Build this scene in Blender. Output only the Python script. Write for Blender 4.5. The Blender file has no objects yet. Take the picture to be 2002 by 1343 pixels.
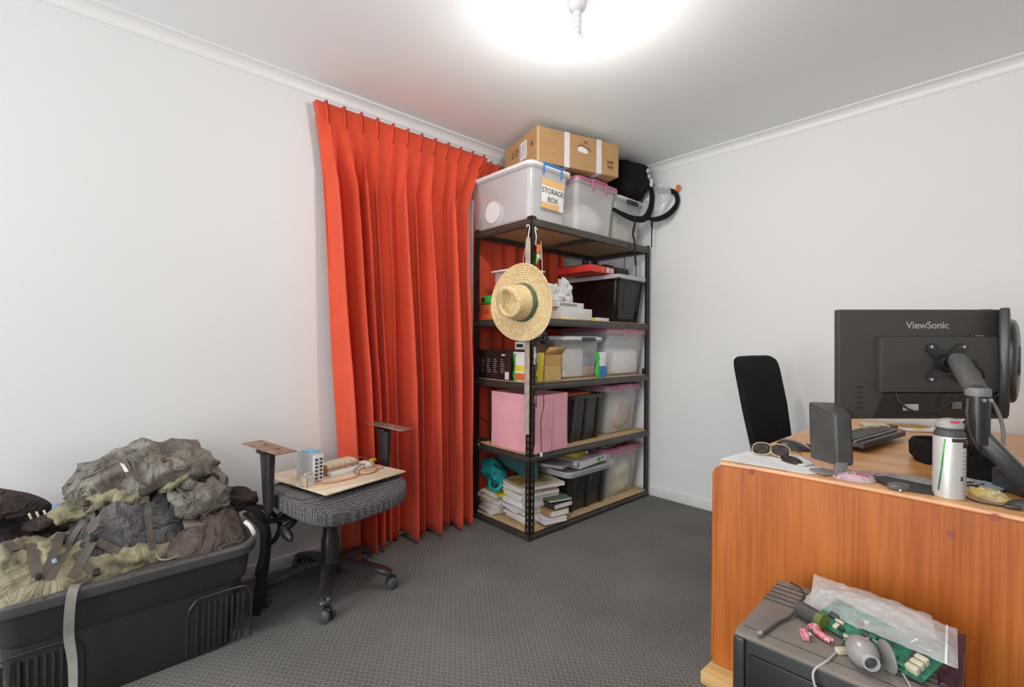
import bpy, bmesh, math, random
from mathutils import Vector, Matrix, noise
from mathutils.bvhtree import BVHTree
PI = math.pi
S = bpy.context.scene
COL = S.collection
# ------------------------------------------------------------------ camera
CP = Vector((2.4813, -3.1426, 1.1205))
FW = Vector((-0.73644975, 0.67648443, -0.00325248))
RT = Vector((0.67645569, 0.73645142, 0.00685563))
UP = Vector((-0.00703302, -0.00284867, 0.99997121))
FPX = 933.4933
cam = bpy.data.cameras.new('camera'); camo = bpy.data.objects.new('camera', cam); COL.objects.link(camo)
cam.lens = 36 * FPX / 2002; cam.sensor_width = 36; cam.clip_start = 0.02
M = Matrix((RT, UP, -FW)).transposed().to_4x4(); M.translation = CP
camo.matrix_world = M
S.camera = camo
# ------------------------------------------------------------------ view, world, lights
S.view_settings.view_transform = 'Standard'; S.view_settings.look = 'None'
S.view_settings.gamma = 1; S.view_settings.use_curve_mapping = False
S.view_settings.exposure = -0.1
w = bpy.data.worlds.new('world'); S.world = w; w.use_nodes = True
w.node_tree.nodes['Background'].inputs[0].default_value = (0.86, 0.93, 1, 1)
w.node_tree.nodes['Background'].inputs[1].default_value = 0.15
BULB = Vector((1.304, -1.737, 2.245))
def light(name, kind, loc, energy, color=(1, 1, 1), rot=(0, 0, 0), **kw):
    l = bpy.data.lights.new(name, kind); l.energy = energy; l.color = color
    for k, v in kw.items(): setattr(l, k, v)
    o = bpy.data.objects.new(name, l); COL.objects.link(o); o.location = loc; o.rotation_euler = rot
    return o
BULB_POWER = 520     # the bare bulb in the middle of the ceiling is a glowing glass, its strength is set here
# added soft fill lights, set in unseen openings behind and beside the camera
light('added_front_fill', 'AREA', (1.6, -5.9, 1.25), 112, (0.97, 0.985, 1), (PI / 2, 0, 0), shape='RECTANGLE', size=2.5, size_y=2.1)
light('added_side_fill', 'AREA', (4.7, -3.7, 1.25), 2, (0.98, 0.985, 1), (PI / 2, 0, PI / 2), shape='RECTANGLE', size=3.7, size_y=2.1)

# added fill light behind the camera, tilted to brighten ceiling and far wall
light('added_tilted_fill', 'AREA', (3.2, -4.2, 1.55), 20, (1, 0.99, 0.97), Vector((-0.15, 0.75, 0.60)).to_track_quat('-Z', 'Y').to_euler(), shape='DISK', size=0.9)

# ------------------------------------------------------------------ helpers
def lin(c):
    c = c / 255
    return c / 12.92 if c <= 0.04045 else ((c + 0.055) / 1.055) ** 2.4
def rgb(r, g, b, k=1.0): return (lin(r) * k, lin(g) * k, lin(b) * k, 1)
def mat(name, col, rough=0.5, metal=0.0, var=0.0, vscale=8.0, bump=0.0, bscale=60.0, spec=0.5, alpha=1.0, trans=0.0, emit=None, stretch=None, sheen=0.0, col2=None):
    m = bpy.data.materials.new(name); m.use_nodes = True
    nt = m.node_tree; N = nt.nodes; L = nt.links; b = N['Principled BSDF']
    b.inputs['Base Color'].default_value = col; b.inputs['Roughness'].default_value = rough
    b.inputs['Metallic'].default_value = metal; b.inputs['Specular IOR Level'].default_value = spec
    if sheen: b.inputs['Sheen Weight'].default_value = sheen
    tc = N.new('ShaderNodeTexCoord'); mp = N.new('ShaderNodeMapping'); L.new(tc.outputs['Object'], mp.inputs[0])
    if stretch: mp.inputs['Scale'].default_value = stretch
    if var or col2:
        n = N.new('ShaderNodeTexNoise'); n.inputs['Scale'].default_value = vscale; n.inputs['Detail'].default_value = 4
        L.new(mp.outputs[0], n.inputs['Vector'])
        r = N.new('ShaderNodeValToRGB'); r.color_ramp.elements[0].position = 0.35; r.color_ramp.elements[1].position = 0.65
        c1 = col2 if col2 else [x * (1 - var) for x in col[:3]] + [1]
        c2 = col if col2 else [min(1, x * (1 + var)) for x in col[:3]] + [1]
        r.color_ramp.elements[0].color = c1; r.color_ramp.elements[1].color = c2
        L.new(n.outputs[0], r.inputs[0]); L.new(r.outputs[0], b.inputs['Base Color'])
    if bump:
        n2 = N.new('ShaderNodeTexNoise'); n2.inputs['Scale'].default_value = bscale; n2.inputs['Detail'].default_value = 3
        L.new(mp.outputs[0], n2.inputs['Vector'])
        bp = N.new('ShaderNodeBump'); bp.inputs['Strength'].default_value = bump; bp.inputs['Distance'].default_value = 0.004
        L.new(n2.outputs[0], bp.inputs['Height']); L.new(bp.outputs[0], b.inputs['Normal'])
    if trans: b.inputs['Transmission Weight'].default_value = trans
    if emit: b.inputs['Emission Color'].default_value = emit[0]; b.inputs['Emission Strength'].default_value = emit[1]
    if alpha < 1:
        out = N['Material Output']; mx = N.new('ShaderNodeMixShader'); t = N.new('ShaderNodeBsdfTransparent')
        mx.inputs[0].default_value = alpha; L.new(t.outputs[0], mx.inputs[1]); L.new(b.outputs[0], mx.inputs[2]); L.new(mx.outputs[0], out.inputs[0])
    return m

class MB:
    def __init__(s): s.bm = bmesh.new()
    def _place(s, vs, R=None, c=None):
        for v in vs:
            if R is not None: v.co = R @ v.co
            if c is not None: v.co += Vector(c)
    def raw(s, vs, fs, mi=0):
        b = [s.bm.verts.new(v) for v in vs]
        for f in fs:
            try: s.bm.faces.new([b[i] for i in f]).material_index = mi
            except ValueError: pass
        return b
    def box(s, c, size, bev=0, R=None, mi=0, rz=0, seg=2, taper=1.0):
        x, y, z = (k / 2 for k in size); t = taper
        b = s.raw([(-x * t, -y * t, -z), (x * t, -y * t, -z), (x * t, y * t, -z), (-x * t, y * t, -z), (-x, -y, z), (x, -y, z), (x, y, z), (-x, y, z)],
                  [(0, 3, 2, 1), (4, 5, 6, 7), (0, 1, 5, 4), (1, 2, 6, 5), (2, 3, 7, 6), (3, 0, 4, 7)], mi)
        if bev:
            es = list({e for v in b for e in v.link_edges})
            r = bmesh.ops.bevel(s.bm, geom=es, offset=bev, segments=seg, profile=0.5, affect='EDGES', material=mi)
            b = list({v for f in r['faces'] for v in f.verts} | {v for v in b if v.is_valid})
        if rz: R = Matrix.Rotation(rz, 3, 'Z')
        s._place(b, R, c); return s
    def bx(s, x0, x1, y0, y1, z0, z1, bev=0, mi=0):
        return s.box(((x0 + x1) / 2, (y0 + y1) / 2, (z0 + z1) / 2), (abs(x1 - x0), abs(y1 - y0), abs(z1 - z0)), bev, mi=mi)
    def loft(s, rings, cap0=True, cap1=True, mi=0, closed=True, loop=False):
        b = [[s.bm.verts.new(p) for p in r] for r in rings]; n = len(rings[0])
        m = n if closed else n - 1
        k = len(b)
        for i in range(k if loop else k - 1):
            a, c = b[i], b[(i + 1) % k]
            for j in range(m):
                try: s.bm.faces.new((a[j], a[(j + 1) % n], c[(j + 1) % n], c[j])).material_index = mi
                except ValueError: pass
        if cap0 and closed: s.bm.faces.new(list(reversed(b[0]))).material_index = mi
        if cap1 and closed: s.bm.faces.new(b[-1]).material_index = mi
        return s
    def cyl(s, p0, p1, r0, r1=None, n=20, mi=0):
        p0, p1 = Vector(p0), Vector(p1); r1 = r0 if r1 is None else r1
        d = (p1 - p0).normalized(); a = d.orthogonal().normalized(); b = d.cross(a)
        ring = lambda p, r: [p + (a * math.cos(t * 2 * PI / n) + b * math.sin(t * 2 * PI / n)) * r for t in range(n)]
        return s.loft([ring(p0, r0), ring(p1, r1)], mi=mi)
    def tube(s, pts, r, n=8, sub=6, mi=0, closed=False):
        P = smooth(pts, sub, closed); k = len(P); rings = []
        t0 = (P[1] - P[0]).normalized(); a = t0.orthogonal().normalized()
        for i, p in enumerate(P):
            t = (P[(i + 1) % k] - P[i - 1]) if closed else (P[min(i + 1, k - 1)] - P[max(i - 1, 0)])
            if t.length < 1e-9: t = t0
            t.normalize(); a = (a - t * a.dot(t)); a = a.normalized() if a.length > 1e-6 else t.orthogonal().normalized(); b = t.cross(a)
            rr = r(i / (k - 1)) if callable(r) else r
            rings.append([p + (a * math.cos(q * 2 * PI / n) + b * math.sin(q * 2 * PI / n)) * rr for q in range(n)])
        return s.loft(rings, not closed, not closed, mi=mi, loop=closed)
    def ribbon(s, pts, w, t=0.0016, up=(0, 0, 1), sub=6, mi=0, twist=0.0):
        P = smooth(pts, sub); k = len(P); up = [Vector(u) for u in up] if isinstance(up[0], (tuple, list, Vector)) else [Vector(up)] * 2; rings = []
        for i, p in enumerate(P):
            d = (P[min(i + 1, k - 1)] - P[max(i - 1, 0)]).normalized(); f = i / (k - 1)
            g = f * (len(up) - 1); q = min(int(g), len(up) - 2); u = up[q].lerp(up[q + 1], g - q)
            sd = d.cross(u)
            sd = sd.normalized() if sd.length > 1e-5 else d.orthogonal().normalized()
            if twist: sd = Matrix.Rotation(twist * f, 3, d) @ sd
            nn = sd.cross(d).normalized(); ww = (w(f) if callable(w) else w) / 2
            rings.append([p - sd * ww - nn * t, p + sd * ww - nn * t, p + sd * ww + nn * t, p - sd * ww + nn * t])
        return s.loft(rings, mi=mi)
    def lathe(s, prof, c=(0, 0, 0), n=28, R=None, mi=0, cap0=True, cap1=True, sx=1, sy=1):
        rings = []
        for r, z in prof:
            ring = []
            for q in range(n):
                v = Vector((max(r, 1e-5) * math.cos(q * 2 * PI / n) * sx, max(r, 1e-5) * math.sin(q * 2 * PI / n) * sy, z))
                if R is not None: v = R @ v
                ring.append(v + Vector(c))
            rings.append(ring)
        return s.loft(rings, cap0, cap1, mi=mi)
    def prism(s, poly, z0, z1, Mx=None, mi=0, bev=0):
        r0 = [Vector((x, y, z0)) for x, y in poly]; r1 = [Vector((x, y, z1)) for x, y in poly]
        if Mx is not None: r0 = [Mx @ v for v in r0]; r1 = [Mx @ v for v in r1]
        return s.loft([r0, r1], mi=mi)
    def grid(s, nu, nv, fn, mi=0, cu=False):
        V = [[s.bm.verts.new(fn(i / (nu if cu else nu - 1), j / (nv - 1))) for j in range(nv)] for i in range(nu)]
        for i in range(nu if cu else nu - 1):
            for j in range(nv - 1):
                a = (i + 1) % nu
                s.bm.faces.new((V[i][j], V[a][j], V[a][j + 1], V[i][j + 1])).material_index = mi
        return s
    def blob(s, c, rad, R=None, se=2.0, amp=0.0, sc=5.0, seed=0, nu=48, nv=28, ridge=True, mi=0, zmin=None):
        off = Vector((seed * 3.7, seed * 1.3, -seed * 2.1)); rad = Vector(rad); c = Vector(c)
        def sp(t, e): return math.copysign(abs(t) ** (2 / e), t)
        def fn(u, v):
            th = u * 2 * PI; ph = (v - 0.5) * PI
            if v in (0.0, 1.0): th = 0
            cp = sp(math.cos(ph), se)
            d = Vector((sp(math.cos(th), se) * cp, sp(math.sin(th), se) * cp, sp(math.sin(ph), se)))
            p = Vector((d.x * rad.x, d.y * rad.y, d.z * rad.z))
            if amp:
                q = p * sc + off; nz = noise.noise(q)
                if ridge: nz = (0.5 - abs(noise.noise(q * 1.0)) * 2) * 0.7 + 0.3 * (0.5 - 2 * abs(noise.noise(q * 2.3)))
                p += p.normalized() * amp * nz
            if R is not None: p = R @ p
            p += c
            if zmin is not None and p.z < zmin: p.z = zmin
            return p
        return s.grid(nu, nv, fn, cu=True, mi=mi)
    def cushion(s, c, ab, h, rz=0, se=3.0, p=2.6, q=0.55, amp=0.0, sc=8, seed=0, nr=26, na=72, Mx=None, hf=None, mi=0, flat=0.0):
        cx, cy, cz = c; a, b = ab; off = Vector((seed * 5.1, seed * 2.7, seed * 1.9))
        cr, sr = math.cos(rz), math.sin(rz)
        def fn(u, v):
            th = u * 2 * PI; ct, st = math.cos(th), math.sin(th)
            rho = (abs(ct) ** se + abs(st) ** se) ** (-1 / se)
            r = min(1, v * 1.02 if v < 0.98 else 1)
            lx, ly = a * r * rho * ct, b * r * rho * st
            x, y = cx + lx * cr - ly * sr, cy + lx * sr + ly * cr
            k = max(0, 1 - r ** p) ** q
            hh = h * k
            if hf: hh *= hf(lx / a, ly / b)
            if amp:
                g = Vector((x, y, 0)) * sc + off
                hh += amp * min(1, k * 1.6) * ((0.5 - 2 * abs(noise.noise(g))) * 0.65 + 0.35 * (0.5 - 2 * abs(noise.noise(g * 2.1 + Vector((3, 1, 2))))))
            P = Vector((x, y, cz + max(hh, 0)))
            return Mx @ P if Mx is not None else P
        V0 = len(s.bm.verts)
        s.grid(na, nr, fn, cu=True, mi=mi)
        s.bm.verts.ensure_lookup_table()
        ring = [s.bm.verts[V0 + i * nr + nr - 1] for i in range(na)]
        lo = []
        for v in ring:
            co = v.co.copy()
            lo.append(s.bm.verts.new(co))
        for i in range(na): pass
        for v in lo: s.bm.verts.remove(v)
        try: s.bm.faces.new(ring).material_index = mi
        except ValueError: pass
        return s
    def done(s, name, m, parent=None, ang=35, world=True, sharp=False):
        bm = s.bm
        bmesh.ops.remove_doubles(bm, verts=bm.verts, dist=1e-6)
        bmesh.ops.recalc_face_normals(bm, faces=bm.faces)
        me = bpy.data.meshes.new(name); bm.to_mesh(me); bm.free()
        for k in (m if isinstance(m, (list, tuple)) else [m]): me.materials.append(k)
        me.shade_smooth(); me.set_sharp_from_angle(angle=math.radians(ang))
        o = bpy.data.objects.new(name, me); COL.objects.link(o)
        if parent is not None:
            o.parent = parent
            if parent.type == 'EMPTY' and world: o.matrix_parent_inverse = EM[parent.name].inverted()
        return o
EM = {}
def smooth(pts, sub=6, closed=False):
    P = [Vector(p) for p in pts]
    if sub <= 1 or len(P) < 3: return P
    out = []; n = len(P)
    for i in range(n if closed else n - 1):
        p0 = P[i - 1] if (i > 0 or closed) else P[0] * 2 - P[1]
        p1 = P[i]; p2 = P[(i + 1) % n]
        p3 = P[(i + 2) % n] if (i + 2 < n or closed) else P[-1] * 2 - P[-2]
        for k in range(sub):
            t = k / sub; t2 = t * t; t3 = t2 * t
            out.append(0.5 * ((2 * p1) + (p2 - p0) * t + (2 * p0 - 5 * p1 + 4 * p2 - p3) * t2 + (3 * p1 - p0 - 3 * p2 + p3) * t3))
    if not closed: out.append(P[-1])
    return out
def rrect(w, d, r, z, n=5, cx=0, cy=0):
    out = []
    for k, (sx, sy) in enumerate(((1, 1), (-1, 1), (-1, -1), (1, -1))):
        for i in range(n + 1):
            t = PI / 2 * (k + i / n)
            out.append(Vector((cx + sx * (w / 2 - r) + r * math.cos(t), cy + sy * (d / 2 - r) + r * math.sin(t), z)))
    return out
def thing(name, label, cat, loc=(0, 0, 0), rz=0, group=None):
    o = bpy.data.objects.new(name, None); COL.objects.link(o); o.empty_display_size = 0.05
    o.location = loc; o.rotation_euler = (0, 0, rz); o['label'] = label; o['category'] = cat
    if group: o['group'] = group
    EM[o.name] = Matrix.Translation(loc) @ Matrix.Rotation(rz, 4, 'Z')
    return o
def tag(o, label, cat, group=None, kind=None):
    o['label'] = label; o['category'] = cat
    if group: o['group'] = group
    if kind: o['kind'] = kind
    return o
def struct(o): o['kind'] = 'structure'; return o
def text(lines, size, Mx, m, name, parent, depth=0.0006, width=None, lh=1.15, bold=0.0):
    """lines of lettering on a plane given by matrix Mx (x right, y up, z out) as one mesh"""
    bm = bmesh.new(); y = 0
    for ln in lines:
        cu = bpy.data.curves.new('t', 'FONT'); cu.body = ln; cu.size = size; cu.extrude = depth; cu.offset = bold; cu.align_x = 'CENTER'
        ob = bpy.data.objects.new('t', cu); COL.objects.link(ob); bpy.context.view_layer.update()
        me = bpy.data.meshes.new_from_object(ob.evaluated_get(bpy.context.evaluated_depsgraph_get()))
        k = 1.0
        if width:
            xs = [v.co.x for v in me.vertices]; k = width / max(1e-6, max(xs) - min(xs))
        me.transform(Matrix.Translation((0, y, 0)) @ Matrix.Diagonal((k, 1, 1, 1))); bm.from_mesh(me)
        bpy.data.objects.remove(ob); bpy.data.meshes.remove(me); bpy.data.curves.remove(cu); y -= size * lh
    bm.transform(Mx)
    me = bpy.data.meshes.new(name); bm.to_mesh(me); bm.free(); me.materials.append(m)
    o = bpy.data.objects.new(name, me); COL.objects.link(o); o.parent = parent
    if parent is not None and parent.type == 'EMPTY': o.matrix_parent_inverse = EM[parent.name].inverted()
    return o
def frame(o, x, y):
    """matrix with origin o, x axis x, y axis y"""
    x = Vector(x).normalized(); z = x.cross(Vector(y)).normalized(); y = z.cross(x)
    m = Matrix((x, y, z)).transposed().to_4x4(); m.translation = Vector(o); return m
def ray(px, py): return FW + RT * ((px - 1001) / FPX) - UP * ((py - 671.5) / FPX)
def at(px, py, ax, v):
    """world point that the survey sighting (px, py) marks on the plane ax = v"""
    d = ray(px, py); i = 'xyz'.index(ax); return CP + d * ((v - CP[i]) / d[i])
def bvh_of(obs):
    vs, fs = [], []
    bpy.context.view_layer.update()
    for o in obs:
        k = len(vs); vs += [o.matrix_world @ v.co for v in o.data.vertices]; fs += [[i + k for i in p.vertices] for p in o.data.polygons]
    return BVHTree.FromPolygons(vs, fs)
def on(bvh, px, py, lift=0.004):
    d = ray(px, py).normalized(); h = bvh.ray_cast(CP, d)
    if h[0] is None: return None
    n = h[1]; n = -n if n.dot(d) > 0 else n
    return h[0] + n * lift, n
def strap(mb, bvh, pix, w, lift=0.005, t=0.0016):
    P, Nn = [], []
    for a, b in zip(pix, pix[1:] + [None]):
        if b is None: q = [a]
        else: q = [(a[0] + (b[0] - a[0]) * k / 3, a[1] + (b[1] - a[1]) * k / 3) for k in range(3)]
        for c in q:
            r = on(bvh, c[0], c[1], lift)
            if r: P.append(r[0]); Nn.append(r[1])
    if len(P) < 3: return
    Pn = []
    for i in range(len(Nn)):
        v = Vector((0, 0, 0))
        for j in range(max(0, i - 2), min(len(Nn), i + 3)): v += Nn[j]
        Pn.append(v.normalized())
    Q = [P[0]] + [(P[i - 1] + P[i] * 2 + P[i + 1]) / 4 for i in range(1, len(P) - 1)] + [P[-1]]
    mb.ribbon(Q, w, t, Pn, sub=3)
# ------------------------------------------------------------------ materials
m_wall = mat('painted_wall', (0.80, 0.795, 0.785, 1), 0.6, var=0.012, vscale=1.3, bump=0.05, bscale=240, spec=0.25)
m_ceil = mat('ceiling_paint', (0.90, 0.925, 0.925, 1), 0.8, var=0.01, vscale=1.1, spec=0.2)
m_trim = mat('white_gloss_trim', (0.86, 0.855, 0.845, 1), 0.4, var=0.01, vscale=3)
m_bskirt = mat('skirting_paint', (0.80, 0.78, 0.76, 1), 0.4, var=0.06, vscale=9)
def carpet():
    m = bpy.data.materials.new('loop_carpet'); m.use_nodes = True; nt = m.node_tree; N = nt.nodes; L = nt.links; b = N['Principled BSDF']
    b.inputs['Roughness'].default_value = 0.95; b.inputs['Specular IOR Level'].default_value = 0.1
    tc = N.new('ShaderNodeTexCoord'); sx = N.new('ShaderNodeSeparateXYZ'); L.new(tc.outputs['Object'], sx.inputs[0])
    def mth(op, a, bb=None):
        n = N.new('ShaderNodeMath'); n.operation = op
        for i, v in enumerate((a, bb)):
            if v is None: continue
            if isinstance(v, (int, float)): n.inputs[i].default_value = v
            else: L.new(v, n.inputs[i])
        return n.outputs[0]
    # small dashes in offset rows
    u = mth('MULTIPLY', sx.outputs[0], 2 * PI / 0.0155); v = mth('MULTIPLY', sx.outputs[1], 2 * PI / 0.0225)
    su = mth('SINE', u); sv = mth('SINE', mth('ADD', v, mth('MULTIPLY', mth('SINE', mth('MULTIPLY', u, 0.5)), 1.6)))
    h = mth('MULTIPLY', su, sv)
    nz = N.new('ShaderNodeTexNoise'); nz.inputs['Scale'].default_value = 260; nz.inputs['Detail'].default_value = 2; L.new(tc.outputs['Object'], nz.inputs[0])
    nb = N.new('ShaderNodeTexNoise'); nb.inputs['Scale'].default_value = 3.0; nb.inputs['Detail'].default_value = 4; L.new(tc.outputs['Object'], nb.inputs[0])
    f = mth('ADD', mth('MULTIPLY', h, 0.15), mth('ADD', mth('MULTIPLY', nz.outputs[0], 0.8), mth('MULTIPLY', nb.outputs[0], 0.25)))
    r = N.new('ShaderNodeValToRGB'); r.color_ramp.elements[0].position = 0.25; r.color_ramp.elements[1].position = 0.85
    r.color_ramp.elements[0].color = (0.072, 0.069, 0.066, 1); r.color_ramp.elements[1].color = (0.31, 0.297, 0.28, 1)
    L.new(f, r.inputs[0]); L.new(r.outputs[0], b.inputs['Base Color'])
    bp = N.new('ShaderNodeBump'); bp.inputs['Strength'].default_value = 0.7; bp.inputs['Distance'].default_value = 0.004
    L.new(f, bp.inputs['Height']); L.new(bp.outputs[0], b.inputs['Normal']); return m
m_carpet = carpet()
def wood(name, c1, c2, c3, rough=0.35, axis='z', fine=1.0, coat=0.0):
    m = bpy.data.materials.new(name); m.use_nodes = True; nt = m.node_tree; N = nt.nodes; L = nt.links; b = N['Principled BSDF']
    tc = N.new('ShaderNodeTexCoord')
    def noi(sc, mult, det=5, dist=0.0):
        mp = N.new('ShaderNodeMapping'); L.new(tc.outputs['Object'], mp.inputs[0])
        s = [sc, sc, sc]; s['xyz'.index(axis)] = sc * mult; mp.inputs['Scale'].default_value = s
        n = N.new('ShaderNodeTexNoise'); n.inputs['Scale'].default_value = 1; n.inputs['Detail'].default_value = det; n.inputs['Distortion'].default_value = dist
        L.new(mp.outputs[0], n.inputs[0]); return n.outputs[0]
    a = noi(9 * fine, 0.10, 4, 1.1); c = noi(130 * fine, 0.025, 3)
    r = N.new('ShaderNodeValToRGB'); e = r.color_ramp.elements; e[0].position = 0.32; e[0].color = c1; e[1].position = 0.68; e[1].color = c3
    k = e.new(0.5); k.color = c2; L.new(a, r.inputs[0])
    r2 = N.new('ShaderNodeValToRGB'); e = r2.color_ramp.elements; e[0].position = 0.36; e[0].color = (0.80, 0.72, 0.66, 1); e[1].position = 0.54; e[1].color = (1.05, 1.05, 1.05, 1); L.new(c, r2.inputs[0])
    mx = N.new('ShaderNodeMix'); mx.data_type = 'RGBA'; mx.blend_type = 'MULTIPLY'; mx.inputs[0].default_value = 0.75
    L.new(r.outputs[0], mx.inputs[6]); L.new(r2.outputs[0], mx.inputs[7]); L.new(mx.outputs[2], b.inputs['Base Color'])
    b.inputs['Roughness'].default_value = rough; b.inputs['Coat Weight'].default_value = coat; return m
m_desk = wood('cherry_veneer', (0.40, 0.092, 0.012, 1), (0.50, 0.132, 0.017, 1), (0.58, 0.175, 0.028, 1), 0.4)
m_desktop_lit = wood('lit_cherry_desktop', (0.62, 0.26, 0.075, 1), (0.74, 0.36, 0.12, 1), (0.80, 0.44, 0.18, 1), 0.3, axis='x')  # paler cherry: light and gloss on the desktop put into the colour
m_deskedge = mat('worn_desk_edge', (0.72, 0.38, 0.2, 1), 0.35, var=0.1, vscale=10)
m_pine = wood('raw_pine', (0.62, 0.38, 0.14, 1), (0.72, 0.46, 0.18, 1), (0.80, 0.55, 0.26, 1), 0.6, axis='x')
m_mdf = mat('chipboard', (0.52, 0.34, 0.18, 1), 0.75, var=0.12, vscale=60)
m_mdfd = mat('chipboard_top', (0.60, 0.42, 0.23, 1), 0.7, var=0.1, vscale=50)
m_ply = wood('light_plywood', (0.62, 0.5, 0.36, 1), (0.72, 0.60, 0.45, 1), (0.78, 0.67, 0.52, 1), 0.7, axis='y')
m_steel_bk = mat('black_powder_coat', (0.018, 0.014, 0.012, 1), 0.38, var=0.1, vscale=20, bump=0.1, bscale=200)
m_beam = mat('dark_bronze_beam', (0.075, 0.064, 0.055, 1), 0.3, metal=0.3, var=0.15, vscale=12)
m_curt = mat('red_curtain_fabric', (0.72, 0.088, 0.04, 1), 0.85, var=0.06, vscale=3.0, bump=0.25, bscale=420, spec=0.15, sheen=0.15)
m_lining = mat('curtain_lining', (0.75, 0.7, 0.72, 1), 0.8, var=0.03)
m_cork = mat('black_plastic', (0.014, 0.0135, 0.013, 1), 0.42, var=0.2, vscale=14, bump=0.08, bscale=300)
m_blk = m_cork
m_blk2 = mat('satin_black_plastic', (0.030, 0.028, 0.026, 1), 0.3, var=0.1, vscale=6)
m_blkr = mat('black_fabric', (0.012, 0.011, 0.0105, 1), 0.9, var=0.2, vscale=60, bump=0.4, bscale=500, spec=0.2)
m_dgrey = mat('dark_grey_plastic', (0.07, 0.066, 0.062, 1), 0.5, var=0.12, vscale=18)
m_grey = mat('grey_plastic', (0.22, 0.215, 0.21, 1), 0.45, var=0.05)
m_lgrey = mat('light_grey_plastic', (0.48, 0.48, 0.48, 1), 0.4, var=0.04)
m_white = mat('white_plastic', (0.8, 0.8, 0.8, 1), 0.4, var=0.03)
m_paper = mat('white_paper', (0.80, 0.78, 0.76, 1), 0.8, var=0.04, vscale=20)
m_chrome = mat('bright_metal', (0.7, 0.7, 0.7, 1), 0.2, metal=1.0, var=0.05)
m_ink = mat('black_ink', (0.03, 0.03, 0.03, 1), 0.6, var=0.1)
m_inkg = mat('grey_ink', (0.35, 0.35, 0.36, 1), 0.6, var=0.1)
m_brown = mat('brown_ink', (0.13, 0.06, 0.02, 1), 0.7, var=0.1)
m_card = mat('brown_cardboard', (0.46, 0.27, 0.12, 1), 0.8, var=0.06, vscale=5, stretch=(1, 1, 8), bump=0.1, bscale=80)
m_card2 = mat('yellow_cardboard', (0.62, 0.42, 0.16, 1), 0.8, var=0.08, vscale=9)
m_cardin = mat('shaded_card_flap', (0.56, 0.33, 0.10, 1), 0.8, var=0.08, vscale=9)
m_tape = mat('pale_tape', (0.78, 0.70, 0.74, 1), 0.35, var=0.06, vscale=40)
m_clear = mat('frosted_plastic', (0.95, 0.95, 0.94, 1), 0.2, alpha=0.30, var=0.02)
m_clear2 = mat('clear_plastic', (0.9, 0.9, 0.9, 1), 0.12, alpha=0.24, var=0.02)
m_smoke = mat('smoked_black_plastic', (0.012, 0.009, 0.008, 1), 0.2, alpha=0.94, var=0.3, vscale=5)
m_rim = mat('milky_rim', (0.78, 0.78, 0.78, 1), 0.3, var=0.03)
m_pink = mat('pink_lid_plastic', (0.50, 0.17, 0.27, 1), 0.35, var=0.06)
m_pinkf = mat('pink_fabric', (0.84, 0.40, 0.46, 1), 0.85, var=0.06, vscale=5, bump=0.2, bscale=400)
m_blue = mat('blue_plastic', (0.03, 0.2, 0.6, 1), 0.35, var=0.05)
m_orange = mat('orange_plastic', (0.75, 0.16, 0.04, 1), 0.45, var=0.06)
m_green = mat('bright_green_plastic', (0.05, 0.50, 0.06, 1), 0.4, var=0.06)
m_red = mat('red_card', (0.70, 0.045, 0.03, 1), 0.4, var=0.08)
m_yel = mat('yellow_paper', (0.78, 0.62, 0.05, 1), 0.6, var=0.08)
m_cream = mat('cream_plastic', (0.66, 0.60, 0.45, 1), 0.5, var=0.08)
m_teal = mat('teal_cloth', (0.01, 0.26, 0.28, 1), 0.7, var=0.15, vscale=10, bump=0.2, bscale=200)
m_teal2 = mat('dark_teal_cloth', (0.03, 0.10, 0.115, 1), 0.8, var=0.15, vscale=10)
m_straw = mat('woven_straw', (0.84, 0.68, 0.42, 1), 0.7, col2=(0.66, 0.47, 0.20, 1), vscale=75, bump=0.9, bscale=220)
m_band = mat('green_hat_band', (0.10, 0.14, 0.085, 1), 0.85, var=0.15, vscale=50)
m_seat = None
def seatmat():
    m = bpy.data.materials.new('dotted_seat_fabric'); m.use_nodes = True; nt = m.node_tree; N = nt.nodes; L = nt.links; b = N['Principled BSDF']
    b.inputs['Roughness'].default_value = 0.9; b.inputs['Specular IOR Level'].default_value = 0.15
    tc = N.new('ShaderNodeTexCoord'); v = N.new('ShaderNodeTexVoronoi'); v.inputs['Scale'].default_value = 150; v.inputs['Randomness'].default_value = 0.3
    L.new(tc.outputs['Object'], v.inputs[0]); r = N.new('ShaderNodeValToRGB'); e = r.color_ramp.elements
    e[0].position = 0.2; e[0].color = (0.30, 0.28, 0.27, 1); e[1].position = 0.5; e[1].color = (0.075, 0.07, 0.075, 1)
    L.new(v.outputs[0], r.inputs[0]); L.new(r.outputs[0], b.inputs['Base Color'])
    bp = N.new('ShaderNodeBump'); bp.inputs['Strength'].default_value = 0.5; bp.inputs['Distance'].default_value = 0.003; bp.invert = True
    L.new(v.outputs[0], bp.inputs['Height']); L.new(bp.outputs[0], b.inputs['Normal']); return m
m_seat = seatmat()
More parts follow.
